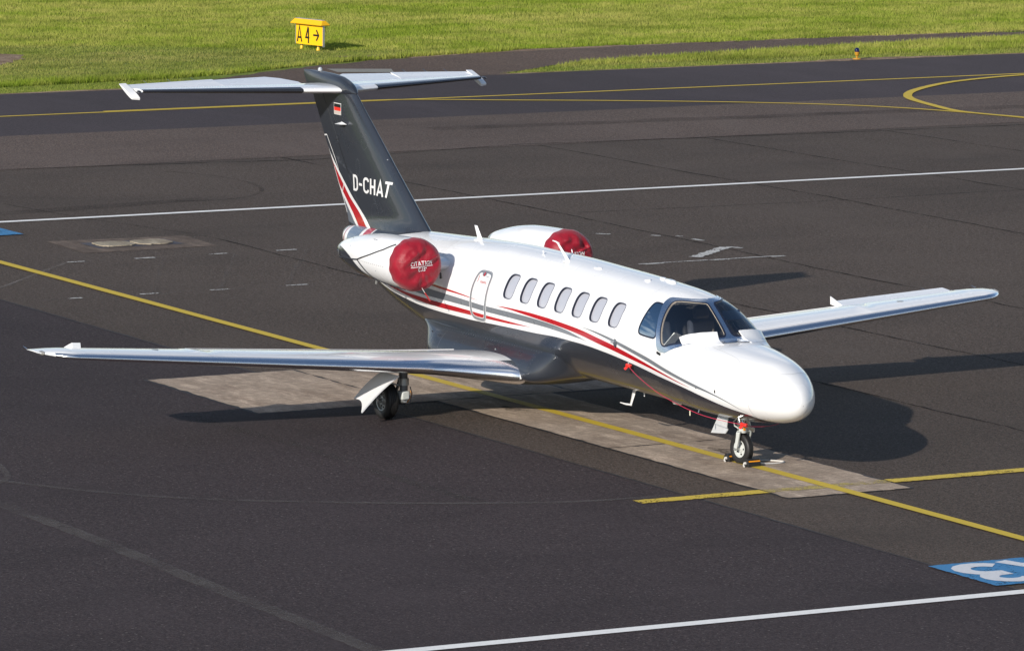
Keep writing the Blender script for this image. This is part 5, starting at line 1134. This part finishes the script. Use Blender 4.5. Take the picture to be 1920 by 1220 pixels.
# --- wheels and gear
def wheel(name, c, rad, wid, par, yaw=0, groove=4, hubm=GEARP, bolts=8, out=-1):
    """axle along y"""
    M = np.array(Matrix.Rotation(yaw, 3, 'Z')); c = np.array(c)
    w = wid/2; rr_ = rad*.56
    prof_ = [(-w*.80, rr_), (-w*.97, rr_+.02), (-w, rad*.80), (-w*.93, rad*.90), (-w*.78, rad*.965), (-w*.60, rad*.992)]
    gs = np.linspace(-.5, .5, groove)
    for g_ in gs: prof_ += [((g_-.045)*w, rad), ((g_-.035)*w, rad-.010), ((g_+.035)*w, rad-.010), ((g_+.045)*w, rad)]
    prof_ += [(w*.60, rad*.992), (w*.78, rad*.965), (w*.93, rad*.90), (w, rad*.80), (w*.97, rr_+.02), (w*.80, rr_)]
    def B(pr, n, nm, m, p):
        g = Geo().lathe(pr, (0, 0, 0), 'y', n); g.V = [v@M.T+c for v in g.V]; return g.build(nm, m, p)
    wh = B(prof_, 56, name, RUBBER, par)
    B([(-w*.80, rr_+.002), (-w*.86, rr_*.97), (-w*.82, rr_*.90), (-w*.45, rr_*.84), (-w*.40, rr_*.45), (-w*.62, rr_*.38), (-w*.66, rr_*.24), (-w*.80, rr_*.20), (-w*.80, 0)] , 40, 'rim', hubm, wh)
    B([(w*.80, 0), (w*.66, rr_*.24), (w*.40, rr_*.45), (w*.45, rr_*.84), (w*.82, rr_*.90), (w*.86, rr_*.97), (w*.80, rr_+.002)], 40, 'rim', hubm, wh)
    g = Geo()
    for i in range(bolts):
        a_ = 2*math.pi*i/bolts; 
        for sy in (-1, 1): g.box((rr_*.64*math.cos(a_), sy*w*.43, rr_*.64*math.sin(a_)), (.022, .018, .022))
    g.V = [v@M.T+c for v in g.V]; g.build('hub_bolts', BLACK, wh, False)
    return wh
for sgn in (-1, 1):
    # main gear: strut, trailing link, wheel, door
    Yw = 2.47
    lg = Geo().tube([(-7.43, sgn*2.30, .80), (-7.43, sgn*2.29, .42)], [.065, .060], 18).build('main_gear_leg', mat('dark_gear_steel', (.14, .145, .15), .4, .4), jet)
    Geo().lathe([(0, .075), (.10, .075)], (-7.43, sgn*2.29, .52), 'z', 18).build('leg_collar', STEEL, lg)
    Geo().box((-7.44, sgn*2.29, .37), (.17, .13, .13)).build('leg_yoke', GEARP, lg, True, bevel=.02)
    Geo().tube([(-7.40, sgn*2.29, .31), (-7.53, sgn*2.30, .27), (-7.66, sgn*2.31, .275)], [.050, .048, .045], 12).build('trailing_link', STEEL, lg)
    Geo().tube([(-7.66, sgn*2.27, .275), (-7.66, sgn*2.60, .275)], .030, 12).build('axle', BRIGHT, lg)
    Geo().tube([(-7.55, sgn*2.28, .66), (-7.66, sgn*2.29, .40)], [.028, .022], 10).build('shock_strut', BRIGHT, lg)
    Geo().tube([(-7.36, sgn*2.22, .50), (-7.34, sgn*2.20, .40), (-7.38, sgn*2.21, .26), (-7.5, sgn*2.24, .2)], .009, 6).build('brake_hose', BLACK, lg)
    Geo().tube([(-7.38, sgn*2.20, .44), (-7.40, sgn*2.18, .36), (-7.5, sgn*2.2, .24)], .007, 6).build('brake_hose', ORANGE, lg)
    Geo().tube([(-7.66, sgn*2.31, .275), (-7.66, sgn*2.36, .275)], .11, 24).build('brake_disc', STEEL, lg)
    wheel('main_wheel', (-7.66, sgn*Yw, .277), .277, .19, jet, 0, 4, STEEL, 9)
    # outboard door: long plate with curved cutout
    top = [(-7.22, sgn*2.50, .70), (-7.72, sgn*2.52, .70)]; u = np.linspace(0, 1, 9); rows = []
    for f in np.linspace(0, 1, 8):
        row = []
        for q in u:
            x = -7.20-.54*q
            L_ = .68-.17*q-.07*math.sin(math.pi*q)
            row.append((x+.0, sgn*(2.50+f*L_*.90), .70-f*L_*.74+.035*math.sin(math.pi*f)))
        rows.append(row)
    rows = np.array(rows); r2 = rows+np.array([0, -sgn*.018, -.012]); F_ = grid_faces(8, 9); a_ = 72
    idx = list(range(9))+[i*9+8 for i in range(1, 8)]+[7*9+j for j in range(7, -1, -1)]+[i*9 for i in range(6, 0, -1)]
    FF = F_.tolist()+(F_[:, ::-1]+a_).tolist()+[[idx[(i+1) % len(idx)], idx[i], idx[i]+a_, idx[(i+1) % len(idx)]+a_] for i in range(len(idx))]
    if sgn > 0: FF = [f[::-1] for f in FF]
    gd = Geo().add(np.vstack([rows.reshape(-1, 3), r2.reshape(-1, 3)]), FF).build('gear_door', WHITE, jet)
    Geo().tube([(-7.45, sgn*2.32, .50), (-7.47, sgn*2.60, .60)], .012, 8).build('door_rod', STEEL, gd)
ng = Geo().tube([(-1.56, 0, .80), (-1.60, 0, .50)], [.040, .038], 16).build('nose_gear_leg', BRIGHT, jet)
ya = R(6)
def RZ(p, c=(-1.62, .02)): x, y, z = p; x -= c[0]; y -= c[1]; return (c[0]+x*math.cos(ya)-y*math.sin(ya), c[1]+x*math.sin(ya)+y*math.cos(ya), z)
wc = (-1.66, .03, .222)
# fork: crown over the tyre and two arms down to the axle
arch = []
for t_ in np.linspace(-1, 1, 25):
    yv = .098*np.sign(t_)*min(1, abs(t_)/.30)**.6 if abs(t_) < .30 else .098*np.sign(t_)
    zv = .475 if abs(t_) < .22 else (.475-.04*((abs(t_)-.22)/.15)**2 if abs(t_) < .37 else .435-(abs(t_)-.37)/.63*.213)
    xv = -1.61-(.055*max(0, (abs(t_)-.3)/.7)**1.4)
    arch.append(RZ((xv, .03+yv, zv)))
arch = np.array(arch); g = Geo(); rows = []
for i, pnt in enumerate(arch):
    T_ = arch[min(i+1, 24)]-arch[max(i-1, 0)]; T_ /= np.linalg.norm(T_); f_ = np.array([math.cos(ya), math.sin(ya), 0]); nrm = np.cross(T_, f_); wv = .040-.012*abs(i-12)/12
    rows.append([pnt+f_*wv+nrm*.012, pnt-f_*wv+nrm*.012, pnt-f_*wv-nrm*.012, pnt+f_*wv-nrm*.012])
g.add(np.array(rows), grid_faces(25, 4, True).tolist()+[[0, 1, 2, 3], [96+3, 96+2, 96+1, 96]]); g.build('nose_fork', GEARP, ng, bevel=.004)
Geo().tube([RZ((-1.662, -.095, .222)), RZ((-1.662, .155, .222))], .020, 12).build('nose_axle', STEEL, ng)
Geo().lathe([(.455, .055), (.50, .06), (.52, .045)], (-1.605, .01, 0), 'z', 18).build('fork_crown', GEARP, ng)
Geo().box((-1.555, .0, .51), (.03, .03, .03)).build('tow_mark', ORANGE, ng, False)
Geo().tube([(-1.66, -.05, .66), (-1.74, -.06, .60), (-1.73, -.05, .54), (-1.65, -.03, .51)], .010, 6).build('steering_hose', GEARP, ng)
Geo().tube([(-1.52, .05, .56), (-1.42, .07, .535)], .010, 6).build('torque_arm', STEEL, ng)
Geo().tube([(-1.68, .02, .72), (-1.66, .02, .52)], .014, 8).build('torque_arm', STEEL, ng)
wheel('nose_wheel', wc, .222, .112, jet, ya, 3, GEARP, 5)
# nose gear doors, open
for sy, x0_, x1_ in ((-.13, -2.06, -1.78), (.15, -2.06, -1.72)):
    dv = [(x1_+.02, sy, .66), (x0_+.06, sy, .68), (x0_-.05, sy*1.5, .40), (x1_+.06, sy*1.5, .44), (x1_+.10, sy*1.35, .50), (x1_+.03, sy*1.2, .53)]
    dv2 = [(a_, b_+.016*np.sign(sy), c_) for a_, b_, c_ in dv]; n_ = 6
    dd_ = Geo().add(dv+dv2, [list(range(6)), list(range(11, 5, -1))]+[[(i+1) % 6, i, i+6, (i+1) % 6+6] for i in range(6)])\
        .build('nose_gear_door', mat('door_metal', (.60, .60, .60), .35, .3), jet, False, bevel=.004)
    Geo().tube([(x1_-.02, sy*1.05, .63), (x1_-.10, sy*1.25, .55), (x1_-.22, sy*1.40, .45)], .014, 6).build('door_rib', GEARP, dd_)
    Geo().box((x0_+.10, sy*1.0, .67), (.12, .05, .03)).build('door_hinge', BRIGHT, dd_, False)
# dark well above the nose wheel
Geo().box((-1.86, 0, .69), (.50, .24, .03)).build('nose_gear_well', BLACK, jet, False)
# pitot tubes
def pitot(base, tip, par=jet): return Geo().tube([base, (np.array(base)+np.array(tip))/2+np.array([0, 0, -.0]), tip], [.016, .013, .010], 8).build('pitot_tube', BRIGHT, par)
pit = {}
for sgn in (-1, 1):
    pitot((-1.02, sgn*.42, .80), (-.95, sgn*.44, .705)); Geo().tube([(-.95, sgn*.44, .705), (-.76, sgn*.44, .70)], [.015, .010], 8).build('pitot_tube', BRIGHT, jet)
    Geo().tube([(-1.25, sgn*.22, .74), (-1.22, sgn*.22, .665), (-1.06, sgn*.22, .655)], [.014, .012, .009], 8).build('pitot_tube', BRIGHT, jet)
    pitot((-3.43, sgn*.775, 1.26), (-3.40, sgn*.83, 1.235)); Geo().tube([(-3.40, sgn*.83, 1.235), (-3.30, sgn*.835, 1.23)], [.012, .009], 8).build('static_probe', BRIGHT, jet)

# --- red pitot covers joined by a red cord (its own thing)
def pitot_covers():
    t = thing('pitot_covers', 'small red pitot covers joined by a thin red cord hanging along the nose', 'pitot covers', (-1.0, -.44, .70))
    for c_, L_ in (((-.84, -.44, .70), .15), ((-3.35, -.835, 1.232), .12), ((-1.10, .36, .70), .12)):
        c_ = np.array(c_); cl = Geo().lathe([(-L_/2, .016), (-L_/2+.01, .026), (0, .024), (L_/2-.01, .028), (L_/2, .012)], c_, 'x', 12); cl.V[0][:, 2] += rng.normal(0, .002, len(cl.V[0])); cc = cl.build('pitot_cover', FLAGRED, t)
        if c_[1] > 0: continue
        Geo().add([c_+np.array(v) for v in ((-.05, -.002, 0), (-.09, -.03, -.05), (-.03, -.035, -.065), (.01, -.003, -.01), (-.05, .002, 0), (-.09, -.026, -.05), (-.03, -.031, -.065), (.01, .001, -.01))], [(0, 1, 2, 3), (7, 6, 5, 4), (0, 4, 5, 1), (1, 5, 6, 2), (2, 6, 7, 3)]).build('cover_flap', FLAGRED, cc, False)
    cp = [(-3.33, -.85, 1.225), (-3.05, -.86, 1.12), (-2.55, -.86, .975), (-2.05, -.82, .865), (-1.55, -.74, .775), (-1.2, -.60, .725), (-.90, -.46, .70)]
    cp = np.array(cp); q = np.linspace(0, len(cp)-1, 60); i_ = np.arange(len(cp)); c2 = np.stack([pchip(i_, cp[:, k], q) for k in range(3)], 1); Geo().tube(c2, .0036, 6).build('cord', PCORD, t)
    cp = np.array([(-.84, -.44, .69), (-.88, -.25, .655), (-.92, 0, .640), (-.98, .2, .65), (-1.08, .36, .69)]); q = np.linspace(0, 4, 40); i_ = np.arange(5); c2 = np.stack([pchip(i_, cp[:, k], q) for k in range(3)], 1); Geo().tube(c2, .0028, 6).build('cord', PCORD, t)
    Geo().tube([(-1.72, -.785, .80), (-1.70, -.795, .735)], [.009, .009], 8).build('cord_clip', mat('clip_cream', (.6, .55, .4), .5), t)
pitot_covers()

# --- wheel chocks
def chock(loc, rz, label, rope=None):
    t = thing('wheel_chock', label, 'wheel chock', (loc[0], loc[1], .012), 'rubber chocks at the nose wheel')
    M = np.array(Matrix.Rotation(rz, 3, 'Z')); c = np.array((loc[0], loc[1], .012))
    prof_ = [(-.075, 0), (-.075, .045), (-.032, .105), (.032, .105), (.075, .045), (.075, 0)]
    V_ = [(x, y, z) for y in (-.105, .105) for x, z in prof_]; F_ = [[0, 1, 2, 3, 4, 5], [11, 10, 9, 8, 7, 6]]+[[(i+1) % 6, i, i+6, (i+1) % 6+6] for i in range(6)]
    b = Geo().add(np.array(V_)@M.T+c, F_).build('chock_body', RUBBER, t, False, bevel=.006)
    for sx in (-1, 1):
        q = [(sx*.0605, -.09, .0655), (sx*.0605, .10, .0655), (sx*.0485, .10, .082), (sx*.0485, -.09, .082)]; o_ = np.array([sx*.003, 0, .0018]); Geo().add((np.array(q)+o_)@M.T+c, [(0, 1, 2, 3) if sx > 0 else (3, 2, 1, 0)]).build('reflective_stripe', ORANGE, b, False)
    Geo().tube(np.array([(0, -.105, .045), (0, -.13, .045)])@M.T+c, [.022, .018], 10).build('rope_knot', ROPE, b)
    if rope is not None:
        rp_ = np.array(rope); q = np.linspace(0, len(rp_)-1, 50); i_ = np.arange(len(rp_)); c2 = np.stack([pchip(i_, rp_[:, k], q) for k in range(3)], 1); Geo().tube(c2, .011, 8).build('chock_rope', ROPE, t)
    else:
        Geo().tube(np.array([(0, -.128, .045), (.02, -.15, .02), (.05, -.16, .012)])@M.T+c, .013, 8).build('rope_end', ROPE, b)
    return t
chock((-1.915, .035), R(3), 'black rubber chock with orange stripes behind the nose wheel')
c1 = chock((-1.385, .03), R(2), 'black rubber chock with orange stripes in front of the nose wheel')
rp = np.array([(-1.385, .14, .05), (-1.40, .30, .025), (-1.42, .52, .02), (-1.50, .62, .02), (-1.62, .55, .02), (-1.75, .38, .02), (-1.90, .14, .045)])
q = np.linspace(0, 6, 60); i_ = np.arange(7); c2 = np.stack([pchip(i_, rp[:, k], q) for k in range(3)], 1)
Geo().tube(c2, .011, 8).build('chock_rope', ROPE, c1)
